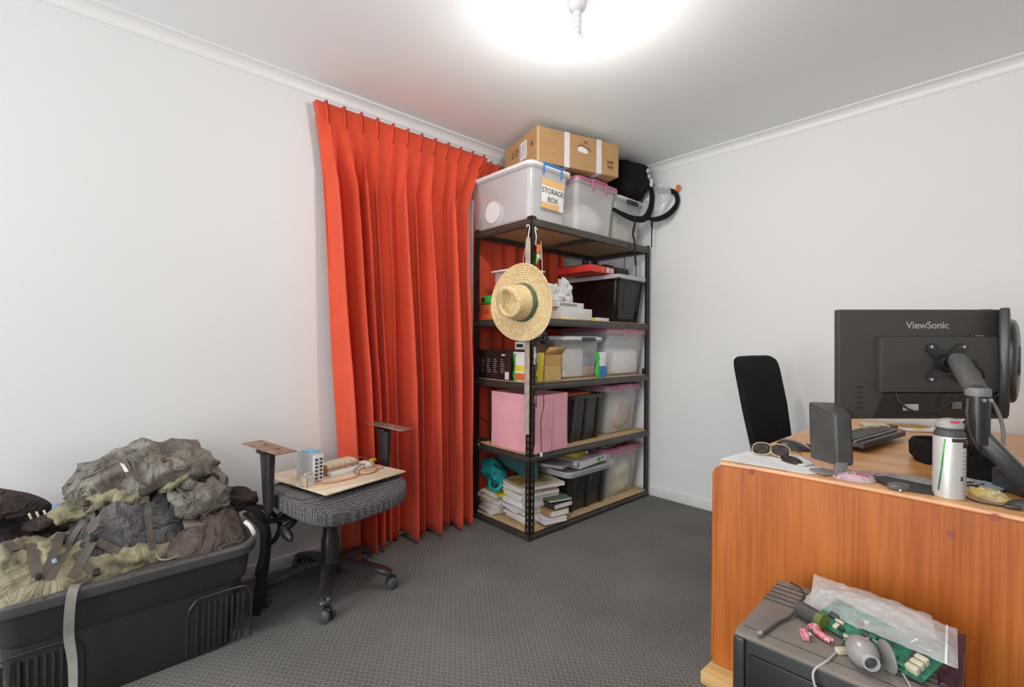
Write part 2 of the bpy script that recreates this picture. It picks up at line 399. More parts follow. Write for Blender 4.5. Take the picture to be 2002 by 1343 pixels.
def camo():
    m = bpy.data.materials.new('olive_pack_fabric'); m.use_nodes = True; nt = m.node_tree; N = nt.nodes; L = nt.links; b = N['Principled BSDF']
    b.inputs['Roughness'].default_value = 0.75; b.inputs['Specular IOR Level'].default_value = 0.25
    tc = N.new('ShaderNodeTexCoord'); n = N.new('ShaderNodeTexNoise'); n.inputs['Scale'].default_value = 9; n.inputs['Detail'].default_value = 5; n.inputs['Distortion'].default_value = 0.8
    L.new(tc.outputs['Object'], n.inputs[0]); r = N.new('ShaderNodeValToRGB'); e = r.color_ramp.elements
    e[0].position = 0.36; e[0].color = (0.10, 0.09, 0.062, 1); e[1].position = 0.64; e[1].color = (0.43, 0.39, 0.26, 1)
    k = e.new(0.47); k.color = (0.26, 0.23, 0.145, 1); L.new(n.outputs[0], r.inputs[0]); L.new(r.outputs[0], b.inputs['Base Color'])
    n2 = N.new('ShaderNodeTexNoise'); n2.inputs['Scale'].default_value = 15; n2.inputs['Detail'].default_value = 6; n2.inputs['Distortion'].default_value = 1.6; L.new(tc.outputs['Object'], n2.inputs[0])
    bp = N.new('ShaderNodeBump'); bp.inputs['Strength'].default_value = 0.6; bp.inputs['Distance'].default_value = 0.05
    L.new(n2.outputs[0], bp.inputs['Height']); L.new(bp.outputs[0], b.inputs['Normal']); return m
m_olive = camo(); m_olive.node_tree.nodes['Principled BSDF'].inputs['Coat Weight'].default_value = 0.0
def crumple(name, c, c2, rough=0.7, k=1.0, sc=12):
    m = mat(name, c, rough, col2=c2, vscale=7, spec=0.3); nt = m.node_tree; N = nt.nodes; L = nt.links
    tc = N['Texture Coordinate']; n = N.new('ShaderNodeTexNoise'); n.inputs['Scale'].default_value = sc; n.inputs['Detail'].default_value = 6; n.inputs['Distortion'].default_value = 1.8
    L.new(tc.outputs['Object'], n.inputs[0]); bp = N.new('ShaderNodeBump'); bp.inputs['Strength'].default_value = k; bp.inputs['Distance'].default_value = 0.05
    L.new(n.outputs[0], bp.inputs['Height']); L.new(bp.outputs[0], N['Principled BSDF'].inputs['Normal']); return m
m_packgrey = crumple('grey_nylon', (0.30, 0.27, 0.235, 1), (0.17, 0.148, 0.125, 1))
m_packnavy = crumple('navy_nylon', (0.055, 0.058, 0.07, 1), (0.17, 0.155, 0.15, 1), 0.5)
m_packbrown = crumple('dark_brown_nylon', (0.07, 0.047, 0.04, 1), (0.035, 0.024, 0.022, 1))
m_mesh = crumple('brown_mesh', (0.17, 0.13, 0.11, 1), (0.09, 0.068, 0.057, 1))
m_web = mat('grey_brown_webbing', (0.13, 0.105, 0.09, 1), 0.8, var=0.15, vscale=30, bump=0.3, bscale=500)
m_webg = mat('light_grey_webbing', (0.30, 0.285, 0.26, 1), 0.75, var=0.1, vscale=30, bump=0.3, bscale=500)
m_webb = mat('black_webbing', (0.012, 0.009, 0.008, 1), 0.85, var=0.15, vscale=30, bump=0.3, bscale=500)
m_tub = mat('dark_grey_tub_plastic', (0.036, 0.034, 0.033, 1), 0.38, var=0.12, vscale=4, bump=0.15, bscale=400)
m_lid = mat('grey_tub_lid', (0.085, 0.082, 0.078, 1), 0.4, var=0.1, vscale=5)
m_bag = mat('thin_clear_film', (0.85, 0.86, 0.86, 1), 0.12, alpha=0.30, bump=1.0, bscale=16)
m_pcb = mat('green_circuit_board', (0.02, 0.26, 0.13, 1), 0.35, col2=(0.03, 0.09, 0.07, 1), vscale=40)
m_dusty = mat('dusty_metal_top', (0.22, 0.19, 0.165, 1), 0.7, var=0.2, vscale=7)
m_purple = mat('purple_film', (0.07, 0.03, 0.06, 1), 0.3, alpha=0.8, var=0.2)

# ------------------------------------------------------------------ room shell
CH = 2.4186; RX = 4.8; RY = -6.0; T = 0.1
struct(MB().bx(-T, RX + T, RY - T, T, -0.1, 0).done('floor', m_carpet))
struct(MB().bx(-T, RX + T, RY - T, T, CH, CH + 0.1).done('ceiling', m_ceil))
struct(MB().bx(-T, 0, RY, T, 0, CH).done('wall_left', m_wall))
struct(MB().bx(0, RX + T, 0, T, 0, CH).done('wall_back', m_wall))
w = MB()   # right wall with a wide opening added for the side fill, outside the camera's field
w.bx(RX, RX + T, -1.8, 0, 0, CH); w.bx(RX, RX + T, RY, -5.6, 0, CH); w.bx(RX, RX + T, -5.6, -1.8, 2.3, CH)
struct(w.done('wall_right', m_wall))
w = MB(); w.bx(0, 0.3, RY - T, RY, 0, CH); w.bx(2.9, RX + T, RY - T, RY, 0, CH); w.bx(0.3, 2.9, RY - T, RY, 0, 0.1); w.bx(0.3, 2.9, RY - T, RY, 2.3, CH)
struct(w.done('wall_front', m_wall))
w = MB()
for x in (0.3, 1.57, 2.85): w.bx(x, x + 0.05, RY - 0.07, RY - 0.02, 0.1, 2.3)
w.bx(0.3, 2.9, RY - 0.07, RY - 0.02, 0.1, 0.15); w.bx(0.3, 2.9, RY - 0.07, RY - 0.02, 2.25, 2.3)
struct(w.done('added_window_1', m_white))  # unseen window frame, added to go with the front fill light
w = MB()
for y in (-5.6, -3.75, -1.9): w.bx(RX + 0.02, RX + 0.06, y, y + 0.1, 0, 2.3)
w.bx(RX + 0.02, RX + 0.06, -5.6, -1.8, 2.2, 2.3); w.bx(RX + 0.02, RX + 0.06, -5.6, -1.8, 0, 0.08)
struct(w.done('added_door_1', m_white))  # unseen glazed door, added to go with the side fill light
def cornice(p0, p1, inn, name):
    """coved cornice: profile swept from p0 to p1, inn = direction into the room"""
    c = 0.052; prof = [(0, 0), (0, -c), (0.006, -c), (0.006, -c + 0.006)]
    for i in range(9):
        t = i / 8 * PI / 2
        prof.append((0.008 + (c - 0.016) * (1 - math.cos(t)), -c + 0.008 + (c - 0.016) * math.sin(t)))
    prof += [(c - 0.006, -0.006), (c, -0.006), (c, 0)]
    p0, p1, inn = Vector(p0), Vector(p1), Vector(inn)
    r = [[p + inn * u + Vector((0, 0, v)) for u, v in prof] for p in (p0, p1)]
    return struct(MB().loft(r).done(name, m_trim, ang=25))
cornice((0, RY, CH), (0, 0, CH), (1, 0, 0), 'trim_1'); cornice((0, 0, CH), (RX, 0, CH), (0, -1, 0), 'trim_2')
def skirting(x0, x1, y0, y1, name):
    w = MB(); w.bx(x0, x1, y0, y1, 0, 0.062, 0.003); struct(w.done(name, m_bskirt))
skirting(0, 0.013, RY, 0, 'baseboard_left'); skirting(0.013, RX, -0.013, 0, 'baseboard_back')

# ------------------------------------------------------------------ ceiling light
t = thing('ceiling_light', 'white ceiling batten holder with one bare glowing round bulb', 'ceiling light', (BULB.x, BULB.y, CH))
bx_, by_ = BULB.x, BULB.y
MB().lathe([(0.034, CH), (0.035, CH - 0.02), (0.030, CH - 0.034), (0.020, CH - 0.042), (0.0165, CH - 0.046)], (bx_, by_, 0)).done('ceiling_rose', m_white, t)
w = MB(); z = CH - 0.045; prof = []
while z > BULB.z + 0.045: prof += [(0.0155, z), (0.0155, z - 0.012), (0.0175, z - 0.013), (0.0175, z - 0.019), (0.0155, z - 0.020)]; z -= 0.021
w.lathe(prof + [(0.0165, BULB.z + 0.036)], (bx_, by_, 0)).done('lamp_holder', m_white, t)
m_glow = mat('glowing_glass', (1, 1, 1, 1), 0.5, emit=((1, 0.975, 0.94, 1), BULB_POWER))
a0 = math.radians(16)
pr = [(0.0385 * math.cos(a), 0.0385 * math.sin(a)) for a in [a0 + (-PI / 2 - a0) * x / 12 for x in range(13)]]
MB().lathe([(r, z + BULB.z) for r, z in pr], (bx_, by_, 0), n=32).done('bulb', m_glow, t)
MB().lathe([(0.0155, 0.042 + BULB.z), (0.019, 0.036 + BULB.z), (0.030, 0.026 + BULB.z), (0.0372, 0.0115 + BULB.z), (0.0365, 0.0108 + BULB.z)], (bx_, by_, 0), n=32).done('added_bulb_collar', m_white, t)  # opaque collar added to keep the bulb's light off the ceiling nearby

# ------------------------------------------------------------------ curtains
def curtain(name, label, y0, y1, npl, xa, xb, ztop, zbot, seed, yshift, head=0.10, fade=0.0):
    t = thing(name, label, 'curtain', ((xa), (y0 + y1) / 2, 0))
    rnd = random.Random(seed); amps = [rnd.uniform(0.5, 1.45) for _ in range(npl + 2)]; wd = [rnd.uniform(0.55, 1.6) for _ in range(npl)]; cum = [sum(wd[:i]) / sum(wd) * npl for i in range(npl + 1)]; ph = [rnd.uniform(-0.12, 0.12) for _ in range(npl + 2)]
    nu, nv = npl * 26 + 1, 64
    def fn(u, v, off=0.0):
        z = zbot + (ztop - zbot) * v
        k = u * npl; i = int(min(k, npl - 1e-6)); f = k - i   # pleat centred at f = .5
        hd = max(0, min(1, (z - (ztop - head)) / 0.03)); bl = max(0, min(1, (ztop - head - z) / 0.30))
        low = 1 - v
        g = f + ph[i] * min(1, low * 2) * math.sin(PI * f)
        am = amps[i]
        body = max(0, 0.5 - 0.5 * math.cos(2 * PI * g)) ** 0.42
        A = (xb - xa) * am * (0.55 + 0.55 * min(1, low * 1.6))
        x_body = xa + min(A, 0.19) * body + 0.006 * noise.noise(Vector((k * 2.0, z * 2.2, seed)))
        d = abs(f - 0.5)
        # pinch pleat head: two thin tucks standing proud of a flat band
        spike = max(0, 1 - abs(d - 0.035) / 0.03) * 0.030
        x_head = xa + (xb - xa) * 0.30 + spike
        pin = max(0, 1 - d / 0.10)
        x_mid = xa + (xb - xa) * 0.30 + 0.024 * pin
        x = x_head * hd + (1 - hd) * (x_mid * (1 - bl) + x_body * bl)
        omega = 0.42 * math.sin(2 * PI * g) / npl * abs(y1 - y0) * 0.42 * bl
        kk = k + (cum[i] + (cum[i + 1] - cum[i]) * f - k) * bl; y = y0 + (y1 - y0) * (kk / npl)
        sh = yshift(u, low)
        y += omega + sh + 0.012 * noise.noise(Vector((k * 0.8, z * 1.3, seed + 5))) * bl
        if u in (0.0, 1.0): x = xa + 0.005 + 0.02 * bl
        z2 = z + (0.012 * noise.noise(Vector((k * 1.3, 0, seed))) if v == 0 else 0) + 0.006 * spike / 0.03 * (1 if v == 1 else 0)
        return Vector((x + off, y, z2))
    w = MB(); w.grid(nu, nv, fn)
    o = w.done('fabric', m_curt, t, ang=80); mo = o.modifiers.new('s', 'SOLIDIFY'); mo.thickness = 0.0022; mo.offset = -1
    return t
cl = curtain('curtain', 'long red pinch pleated curtain hanging left of the shelving unit', -2.262, -1.15, 12, 0.028, 0.168, 2.318, 0.022, 6, lambda u, low: 0.15 * (1 - u) * low ** 0.7 - 0.18 * u ** 1.6 * min(1, low / 0.17))
w = MB(); w.box((0.045, -1.272, 1.02), (0.05, 0.004, 2.0)); w.done('lining', m_lining, cl)
curtain('curtain', 'red curtain in the shade behind the metal shelving unit', -1.262, -0.36, 9, 0.016, 0.048, 2.315, 0.05, 9, lambda u, low: 0.13 * (1 - u) ** 3 * (1 - min(1, low / 0.15)))
w = MB(); w.bx(0.001, 0.012, -2.24, -0.37, 2.265, 2.285)
tag(w.done('curtain_track', m_white), 'white curtain track fixed to the wall just below the cornice', 'curtain track')
# ------------------------------------------------------------------ shelving unit
SX0, SX1, SY0, SY1 = 0.074, 0.584, -1.256, -0.036
LV = [0.045, 0.485, 0.892, 1.262, 1.822]
t = thing('shelving_unit', 'black steel five-tier shelving unit with slotted corner posts and chipboard shelves', 'shelving unit', (SX0, SY0, 0))
def post(x, y, dx, dy):
    w = MB(); th = 0.0022; W_ = 0.037; a, b_ = 0.0145, 0.0225; H = 1.83
    def seg(u0, u1, z0, z1):
        w.bx(*sorted((x + dx * u0, x + dx * u1)), *sorted((y, y + dy * th)), z0, z1)
        w.bx(*sorted((x, x + dx * th)), *sorted((y + dy * u0, y + dy * u1)), z0, z1)
    seg(0, a, 0, H); seg(b_, W_, 0, H)
    z = 0.0; seg(a, b_, 0, 0.05); z = 0.05
    while z < H - 0.03: seg(a, b_, z + 0.021, min(z + 0.0365, H)); z += 0.0365
    seg(a, b_, H - 0.012, H)
    w.done('post', m_steel_bk, t)
for x, y, dx, dy in ((SX1, SY0, -1, 1), (SX0, SY0, 1, 1), (SX1, SY1, -1, -1), (SX0, SY1, 1, -1)): post(x, y, dx, dy)
def beam(axis, fixed, a, b_, z, sgn):
    """Z-shaped rail: a dark top lip above a rolled lower flange"""
    w = MB()
    prof = [(0, z - 0.004), (0.0035, z - 0.004), (0.0035, z - 0.015), (0.0075, z - 0.021), (0.0085, z - 0.030), (0.0070, z - 0.040), (0.0025, z - 0.046), (0, z - 0.046), (-0.018, z - 0.046), (-0.018, z - 0.0435), (-0.001, z - 0.0435), (-0.001, z - 0.018), (-0.018, z - 0.018), (-0.018, z - 0.0155), (0, z - 0.0155)]
    rings = []
    for q in (a, b_):
        rings.append([Vector((fixed + sgn * u, q, v)) if axis == 'y' else Vector((q, fixed + sgn * u, v)) for u, v in prof])
    w.loft(rings).done('beam', [m_beam], t, ang=30)
for k, z in enumerate(LV):
    zb = z if k else 0.046
    beam('y', SX1 - 0.004, SY0 + 0.003, SY1 - 0.003, zb, 1); beam('y', SX0 + 0.004, SY0 + 0.003, SY1 - 0.003, zb, -1)
    beam('x', SY0 + 0.004, SX0 + 0.003, SX1 - 0.003, zb, -1); beam('x', SY1 - 0.004, SX0 + 0.003, SX1 - 0.003, zb, 1)
    MB().bx(SX0 + 0.006, SX1 - 0.006, SY0 + 0.006, SY1 - 0.006, z - 0.015, z - 0.001).done('shelf_board', m_mdfd if k < 4 else m_mdf, t)
MB().bx(SX0 + 0.01, SX1 - 0.01, -0.66, -0.63, LV[4] - 0.04, LV[4] - 0.0155).done('cross_brace', m_beam, t)

# ------------------------------------------------------------------ storage boxes
def box_thing(name, label, cx, cy, z, dx, dy, h, mb, ml=None, rz=0, taper=0.88, group=None, r=0.035, rim=0.018, lidh=0.02, latch=None, latch_m=None, latch_w=0.12, ribs=0, cat='storage box'):
    """tapered tub with rolled rim, lid and clips; latch = list of sides"""
    t = thing(name, label, cat, (cx, cy, z), rz, group); w = MB(); n = 6; hb = h - (lidh if ml else 0)
    S_ = lambda k, zz, g=0: rrect((dx - 2 * rim) * k + g, (dy - 2 * rim) * k + g, r * k, zz, n)
    tw = 0.003
    rings = [S_(taper * 0.97, 0), S_(taper, 0.008), S_(taper + (1 - taper) * 0.5, hb * 0.5), S_(1, hb - 0.022), S_(1, hb - 0.022, 2 * rim - 0.004), S_(1, hb - 0.018, 2 * rim), S_(1, hb - 0.002, 2 * rim), S_(1, hb, 2 * rim - 0.003), S_(1, hb, -2 * tw), S_(taper + (1 - taper) * 0.5, hb * 0.5, -2 * tw), S_(taper, 0.008 + tw, -2 * tw)]
    w.loft(rings)
    if ribs:   # upright corner and middle ribs
        for sx in (-1, 1):
            for k in range(ribs):
                y = (k / (ribs - 1) - 0.5) * (dy * taper - 0.06) if ribs > 1 else 0
                w.box((sx * (dx * 0.5 - rim) * (0.5 * taper + 0.5) + sx * 0.004, y, hb * 0.47), (0.014, 0.03, hb * 0.92), 0.004, R=Matrix.Rotation(sx * (1 - taper) * 0.5 * dx / hb, 3, 'Y'))
    w.done('tub', mb, t, world=False)
    if ml:
        w = MB(); L_ = lambda zz, g: rrect(dx + g, dy + g, r + 0.01, zz, n)
        w.loft([L_(hb - 0.008, 0.004), L_(hb + lidh * 0.5, 0.006), L_(hb + lidh * 0.75, 0), L_(hb + lidh * 0.75, -0.03), L_(hb + lidh, -0.04), L_(hb + lidh, -0.06), L_(hb + lidh * 0.4, -0.075)])
        w.done('lid', ml, t, world=False)
    for s_ in (latch or []):
        w = MB(); R = Matrix.Rotation({'x+': 0, 'y+': PI / 2, 'x-': PI, 'y-': -PI / 2}[s_], 3, 'Z'); e = (dx if s_[0] == 'x' else dy) / 2
        q = latch_w / 2
        for p0, p1, rr in (((e + 0.003, -q, hb + lidh * 0.7), (e + 0.003, q, hb + lidh * 0.7), 0.008), ((e + 0.004, -q, hb + lidh * 0.7), (e + 0.001, -q, hb - 0.045), 0.006), ((e + 0.004, q, hb + lidh * 0.7), (e + 0.001, q, hb - 0.045), 0.006), ((e - 0.02, -q, hb + lidh), (e + 0.003, -q, hb + lidh * 0.7), 0.006), ((e - 0.02, q, hb + lidh), (e + 0.003, q, hb + lidh * 0.7), 0.006)):
            w.cyl(R @ Vector(p0), R @ Vector(p1), rr, n=8)
        w.done('latch', latch_m, t, world=False)
    return t
Z5 = LV[4] - 0.001
ZR = m_rim
sb = box_thing('storage_box', 'large frosted storage box with blue clips and an orange STORAGE BOX label', 0.292, -1.095, Z5, 0.60, 0.36, 0.325, m_clear, ZR, 0, 0.93, latch=['x+'], latch_m=m_blue, latch_w=0.15, lidh=0.016)
# printed label on the front
lab = MB(); F = frame((0.582, -1.083, 1.975), (0, 1, 0), (0.045, 0, 1))
def quad(w, F, x0, x1, y0, y1, z=0.0, mi=0, th=0.0008):
    V = [F @ Vector((x, y, zz)) for zz in (z, z + th) for x, y in ((x0, y0), (x1, y0), (x1, y1), (x0, y1))]
    w.raw(V, [(0, 3, 2, 1), (4, 5, 6, 7), (0, 1, 5, 4), (1, 2, 6, 5), (2, 3, 7, 6), (3, 0, 4, 7)], mi)
m_orl = mat('orange_print', (0.85, 0.50, 0.20, 1), 0.5, var=0.05)
w = MB(); quad(w, F, -0.095, 0.095, -0.082, 0.085, 0.0, 0); quad(w, F, -0.095, 0.095, 0.048, 0.085, 0.001, 1); quad(w, F, -0.095, 0.055, -0.082, -0.048, 0.001, 1)
lb = w.done('label_card', [m_paper, m_orl], sb); lb['label'] = 'white and orange label printed STORAGE BOX'
text(['STORAGE', 'BOX'], 0.042, frame(F @ Vector((0, 0.006, 0.0016)), (0, 1, 0), (0.045, 0, 1)), m_ink, 'lettering', lb, width=None)
# white reel inside
w = MB(); w.lathe([(0.018, -0.02), (0.066, -0.02), (0.066, -0.014), (0.03, -0.012), (0.03, 0.012), (0.066, 0.014), (0.066, 0.02), (0.018, 0.02)], (0.235, -1.232, 1.915), R=Matrix.Rotation(PI / 2, 3, 'X'))
tag(w.done('white_reel', m_white), 'round white reel seen through the side of the large frosted storage box', 'reel')
box_thing('storage_box', 'frosted storage box with pink lid on the top shelf beside the labelled box', 0.32, -0.655, Z5, 0.55, 0.44, 0.335, m_clear, m_pink, 0, 0.9, latch=['x+'], latch_m=m_pink, latch_w=0.14, lidh=0.022, group=None)
box_thing('storage_box', 'clear storage box with black clip under the black backpack on the top shelf', 0.33, -0.235, Z5, 0.46, 0.36, 0.32, m_clear, ZR, 0, 0.88, latch=None, lidh=0.014)
o = MB().box((0.568, -0.235, Z5 + 0.285), (0.016, 0.13, 0.03), 0.006).done('black_clip', m_blk2, [x for x in bpy.data.objects if x.name.startswith('storage_box')][-1]); 
for nm, lbl, c, rr, m_, sd in (('cloth_bundle', 'white cloth bundle inside the pink-lidded box on the top shelf', (0.40, -0.62, Z5 + 0.11), (0.14, 0.15, 0.10), m_paper, 3), ('cloth_bundle', 'pale bundle inside the clear box beneath the black backpack', (0.36, -0.22, Z5 + 0.09), (0.14, 0.11, 0.085), m_cream, 5)):
    tag(MB().blob(c, rr, amp=0.05, sc=9, seed=sd, nu=32, nv=20).done(nm, m_), lbl, 'cloth bundle')
# carton on top
t = thing('cardboard_carton', 'long brown cardboard carton strapped with tape, lying on the top storage boxes', 'carton', (0.53, -1.17, 2.158))
d1 = Vector((0.272, 0.962, 0)).normalized(); d2 = Vector((-d1.y, d1.x, 0)); c0 = Vector((0.538, -1.176, 2.168)); LX, LY, LH = 0.60, 0.42, 0.207
F = frame(c0, d1, (0, 0, 1))          # front face: x along the length, y up
G = frame(c0 + d2 * LY, -d2, (0, 0, 1))   # end face, x towards the front corner
w = MB(); V = [c0 + d1 * a + d2 * b_ + Vector((0, 0, z)) for z in (0, LH) for a, b_ in ((0, 0), (LX, 0), (LX, LY), (0, LY))]
w.raw(V, [(0, 3, 2, 1), (4, 5, 6, 7), (0, 1, 5, 4), (1, 2, 6, 5), (2, 3, 7, 6), (3, 0, 4, 7)])
bmesh.ops.bevel(w.bm, geom=list(w.bm.edges), offset=0.003, segments=2, affect='EDGES')
w.done('carton', m_card, t)
w = MB(); quad(w, F, 0.004, 0.016, 0.004, LH - 0.004, 0.0005); w.done('flap_edge', mat('pale_card_edge', (0.66, 0.46, 0.27, 1), 0.8, var=0.05), t)
for a in (0.19, 0.425):
    w = MB(); quad(w, F, a, a + 0.038, -0.0012, LH + 0.001, 0.0005)
    P = [c0 + d1 * q + d2 * b_ + Vector((0, 0, LH + 0.0012)) for q, b_ in ((a, 0), (a + 0.038, 0), (a + 0.038, LY), (a, LY))]
    w.raw(P, [(0, 1, 2, 3)]); P = [p - Vector((0, 0, LH + 0.0024)) for p in P]; w.raw(P, [(0, 1, 2, 3)])
    w.done('tape_band', m_tape, t)
w = MB(); hs = [(0.285, 0.115), (0.29, 0.132), (0.305, 0.140), (0.325, 0.139), (0.345, 0.134), (0.358, 0.122), (0.36, 0.105), (0.345, 0.103), (0.32, 0.106), (0.30, 0.108)]
w.loft([[F @ Vector((x, y, z)) for x, y in hs] for z in (0.0004, 0.0012)]); w.done('hand_hole', m_white, t)
w = MB(); w.tube([F @ Vector(p) for p in ((0.288, 0.142, 0.001), (0.305, 0.146, 0.001), (0.322, 0.152, 0.001), (0.34, 0.14, 0.001), (0.372, 0.136, 0.001), (0.378, 0.118, 0.001))], 0.0025, n=6); w.done('torn_edge', m_brown, t)
w = MB(); quad(w, G, LY - 0.205, LY - 0.118, 0.062, 0.168, 0.0006); q_ = w.done('address_label', m_paper, t)
for i in range(3):
    w = MB(); quad(w, G, LY - 0.195 + i * 0.028, LY - 0.186 + i * 0.028, 0.075, 0.155, 0.0016); w.done('print', m_inkg, q_)
text(['IIIII II', 'II III I', 'III II II', 'I IIII'], 0.022, G @ Matrix.Translation((0.12, 0.13, 0.0006)) @ Matrix.Rotation(PI / 2, 4, 'Z'), m_brown, 'print', t, bold=0.0004)
text(['IIIIII', 'IIIIIII'], 0.016, G @ Matrix.Translation((LY - 0.06, 0.12, 0.0006)) @ Matrix.Rotation(PI / 2, 4, 'Z'), m_brown, 'print', t, bold=0.0004)
text(['IIIIIII', 'IIIIIIII'], 0.026, F @ Matrix.Translation((0.533, 0.062, 0.0006)) @ Matrix.Rotation(PI, 4, 'Z'), m_brown, 'print', t, bold=0.0005)
w = MB(); w.box(F @ Vector((0.335, 0.172, 0.001)), (0.002, 0.008, 0.012)); w.box(F @ Vector((0.350, 0.170, 0.001)), (0.002, 0.010, 0.014)); w.done('pictogram', m_brown, t)
w = MB(); w.box(c0 + d1 * 0.16 + d2 * 0.04 + Vector((0, 0, LH + 0.007)), (0.03, 0.045, 0.012), 0.003, rz=0.3)
tag(w.done('tape_scrap', m_card), 'small scrap of brown packing tape standing up on the long carton', 'tape')
# black backpack
t = thing('backpack', 'black backpack slumped on the clear box at the end of the top shelf', 'backpack', (0.43, -0.2, 2.145))
w = MB(); w.blob((0.49, -0.235, 2.265), (0.16, 0.13, 0.13), se=3.4, amp=0.035, sc=8, seed=2, R=Matrix.Rotation(-0.12, 3, 'Y')); bb = w.done('body', m_blkr, t)
w = MB(); w.blob((0.60, -0.24, 2.255), (0.05, 0.085, 0.075), se=3.2, amp=0.02, sc=12, seed=6); w.done('front_pocket', m_blkr, t)
w = MB(); w.blob((0.50, -0.12, 2.29), (0.075, 0.055, 0.05), se=2.6, amp=0.02, sc=12, seed=7); w.done('side_pocket', m_blkr, t)
w = MB(); w.box((0.649, -0.13, 2.255), (0.012, 0.03, 0.058), 0.005); o = w.done('white_tag', m_white, t)
w = MB(); w.blob((0.645, -0.175, 2.33), (0.01, 0.012, 0.016)); w.blob((0.648, -0.158, 2.295), (0.01, 0.008, 0.013)); w.done('toggle', m_white, t)
w = MB(); w.ribbon([(0.62, -0.14, 2.27), (0.645, -0.115, 2.19), (0.64, -0.12, 2.08), (0.635, -0.19, 1.995), (0.62, -0.30, 1.975), (0.60, -0.40, 1.99), (0.55, -0.45, 2.03)], 0.045, 0.006, [(1, 0, 0), (0.9, 0, 0.3), (0.8, 0, 0.6)]); w.done('shoulder_strap', m_blkr, t)
w = MB(); w.ribbon([(0.60, -0.06, 2.26), (0.66, -0.03, 2.22), (0.76, -0.03, 2.19), (0.80, -0.04, 2.13), (0.79, -0.05, 2.07), (0.74, -0.09, 2.01), (0.68, -0.13, 1.99), (0.645, -0.17, 2.00)], 0.036, 0.006, [(0, -1, 0.5), (1, 0, 0), (0.8, 0, 0.6)]); w.done('shoulder_strap', m_blkr, t)
w = MB(); w.ribbon([(0.632, -0.30, 1.985), (0.628, -0.302, 1.93), (0.612, -0.30, 1.87), (0.606, -0.27, 1.83), (0.606, -0.26, 1.72), (0.606, -0.25, 1.66)], 0.02, 0.0012, (1, 0, 0)); w.done('dangling_strap', m_webb, t)
w = MB(); w.ribbon([(0.66, -0.14, 2.0), (0.66, -0.135, 1.95), (0.655, -0.13, 1.88), (0.65, -0.12, 1.80)], 0.012, 0.0012, (1, 0, 0)); w.box((0.66, -0.137, 1.955), (0.008, 0.02, 0.035), 0.003); w.done('dangling_strap', m_webb, t)
w = MB(); w.box((0.805, -0.045, 2.20), (0.02, 0.028, 0.045), 0.006, R=Matrix.Rotation(0.3, 3, 'Y'))
w.done('orange_clip', m_orange, t)
# limp white carrier bag behind the straps
t2 = thing('carrier_bag', 'crumpled white plastic bag tucked behind the black backpack straps against the wall', 'bag', (0.62, -0.07, 1.83))
w = MB(); w.grid(14, 18, lambda u, v: Vector((0.52 + 0.19 * u + 0.05 * math.sin(v * 5), -0.10 + 0.05 * u + 0.02 * noise.noise(Vector((u * 4, v * 4, 1))), 2.26 - 0.30 * v + 0.03 * noise.noise(Vector((u * 5, v * 3, 4))))))
o = w.done('film', m_bag, t2); mo = o.modifiers.new('s', 'SOLIDIFY'); mo.thickness = 0.0008

# ------------------------------------------------------------------ fourth shelf
Z4 = LV[3] - 0.001
t = box_thing('storage_box', 'smoked black crate with light grey lid on the shelf below the top', 0.345, -0.235, Z4, 0.47, 0.37, 0.335, m_smoke, m_lgrey, 0, 0.86, r=0.04, lidh=0.026)
for y in (-0.30, -0.24, -0.14):
    w = MB(); w.box((0.545, y, Z4 + 0.20 if y != -0.24 else Z4 + 0.26), (0.022, 0.022, 0.22 if y != -0.24 else 0.08), 0.003, R=Matrix.Rotation(0.10, 3, 'Y')); w.done('rib', m_blk, t)
t = thing('board_game_box', 'flat red and black boxed game lying on the lidded crate', 'game box', (0.36, -0.40, Z4 + 0.336), 0.0)
zb = Z4 + 0.336
Rg = Matrix.Rotation(0.25, 3, 'Z')
w = MB(); w.box((0.34, -0.475, zb + 0.024), (0.30, 0.27, 0.046), 0.002, R=None); w.done('box_base', m_red, t)
w = MB(); w.box((0.34, -0.475, zb + 0.049), (0.304, 0.274, 0.004), 0.001); w.done('box_top', m_ink, t)
w = MB(); w.box((0.4915, -0.37, zb + 0.024), (0.002, 0.03, 0.030)); w.box((0.4915, -0.415, zb + 0.024), (0.002, 0.035, 0.034)); w.done('white_print', m_paper, t)
w = MB(); w.box((0.4915, -0.475, zb + 0.024), (0.002, 0.04, 0.030), 0.0); w.done('orange_print', m_orange, t)
t = thing('router', 'black router with thin upright antennas on the lidded crate', 'router', (0.36, -0.2, zb))
w = MB(); w.box((0.38, -0.20, zb + 0.035), (0.17, 0.17, 0.06), 0.015); w.box((0.33, -0.24, zb + 0.075), (0.10, 0.12, 0.04), 0.012); w.done('casing', m_blk, t)
for k in range(5): MB().box((0.467, -0.25 + k * 0.022, zb + 0.035), (0.006, 0.010, 0.04), 0.001).done('vent_rib', m_dgrey, t)
for x, y, h in ((0.50, -0.22, 0.16), (0.50, -0.07, 0.13)):
    w = MB(); w.cyl((x - 0.01, y, zb + 0.01), (x - 0.01, y + 0.004, zb + h), 0.004, 0.0028, n=8); w.done('antenna', m_blk2, t)
t = thing('desk_camera', 'small black camera on a stand between the game box and the router', 'camera', (0.25, -0.36, zb + 0.05))
w = MB(); w.blob((0.25, -0.36, zb + 0.115), (0.028, 0.028, 0.028), nu=20, nv=14); w.cyl((0.27, -0.365, zb + 0.115), (0.282, -0.37, zb + 0.115), 0.012, n=14); w.cyl((0.25, -0.36, zb + 0.05), (0.25, -0.36, zb + 0.09), 0.008, n=10); w.box((0.25, -0.36, zb + 0.056), (0.06, 0.05, 0.01), 0.003); w.done('camera_body', m_blk2, t)
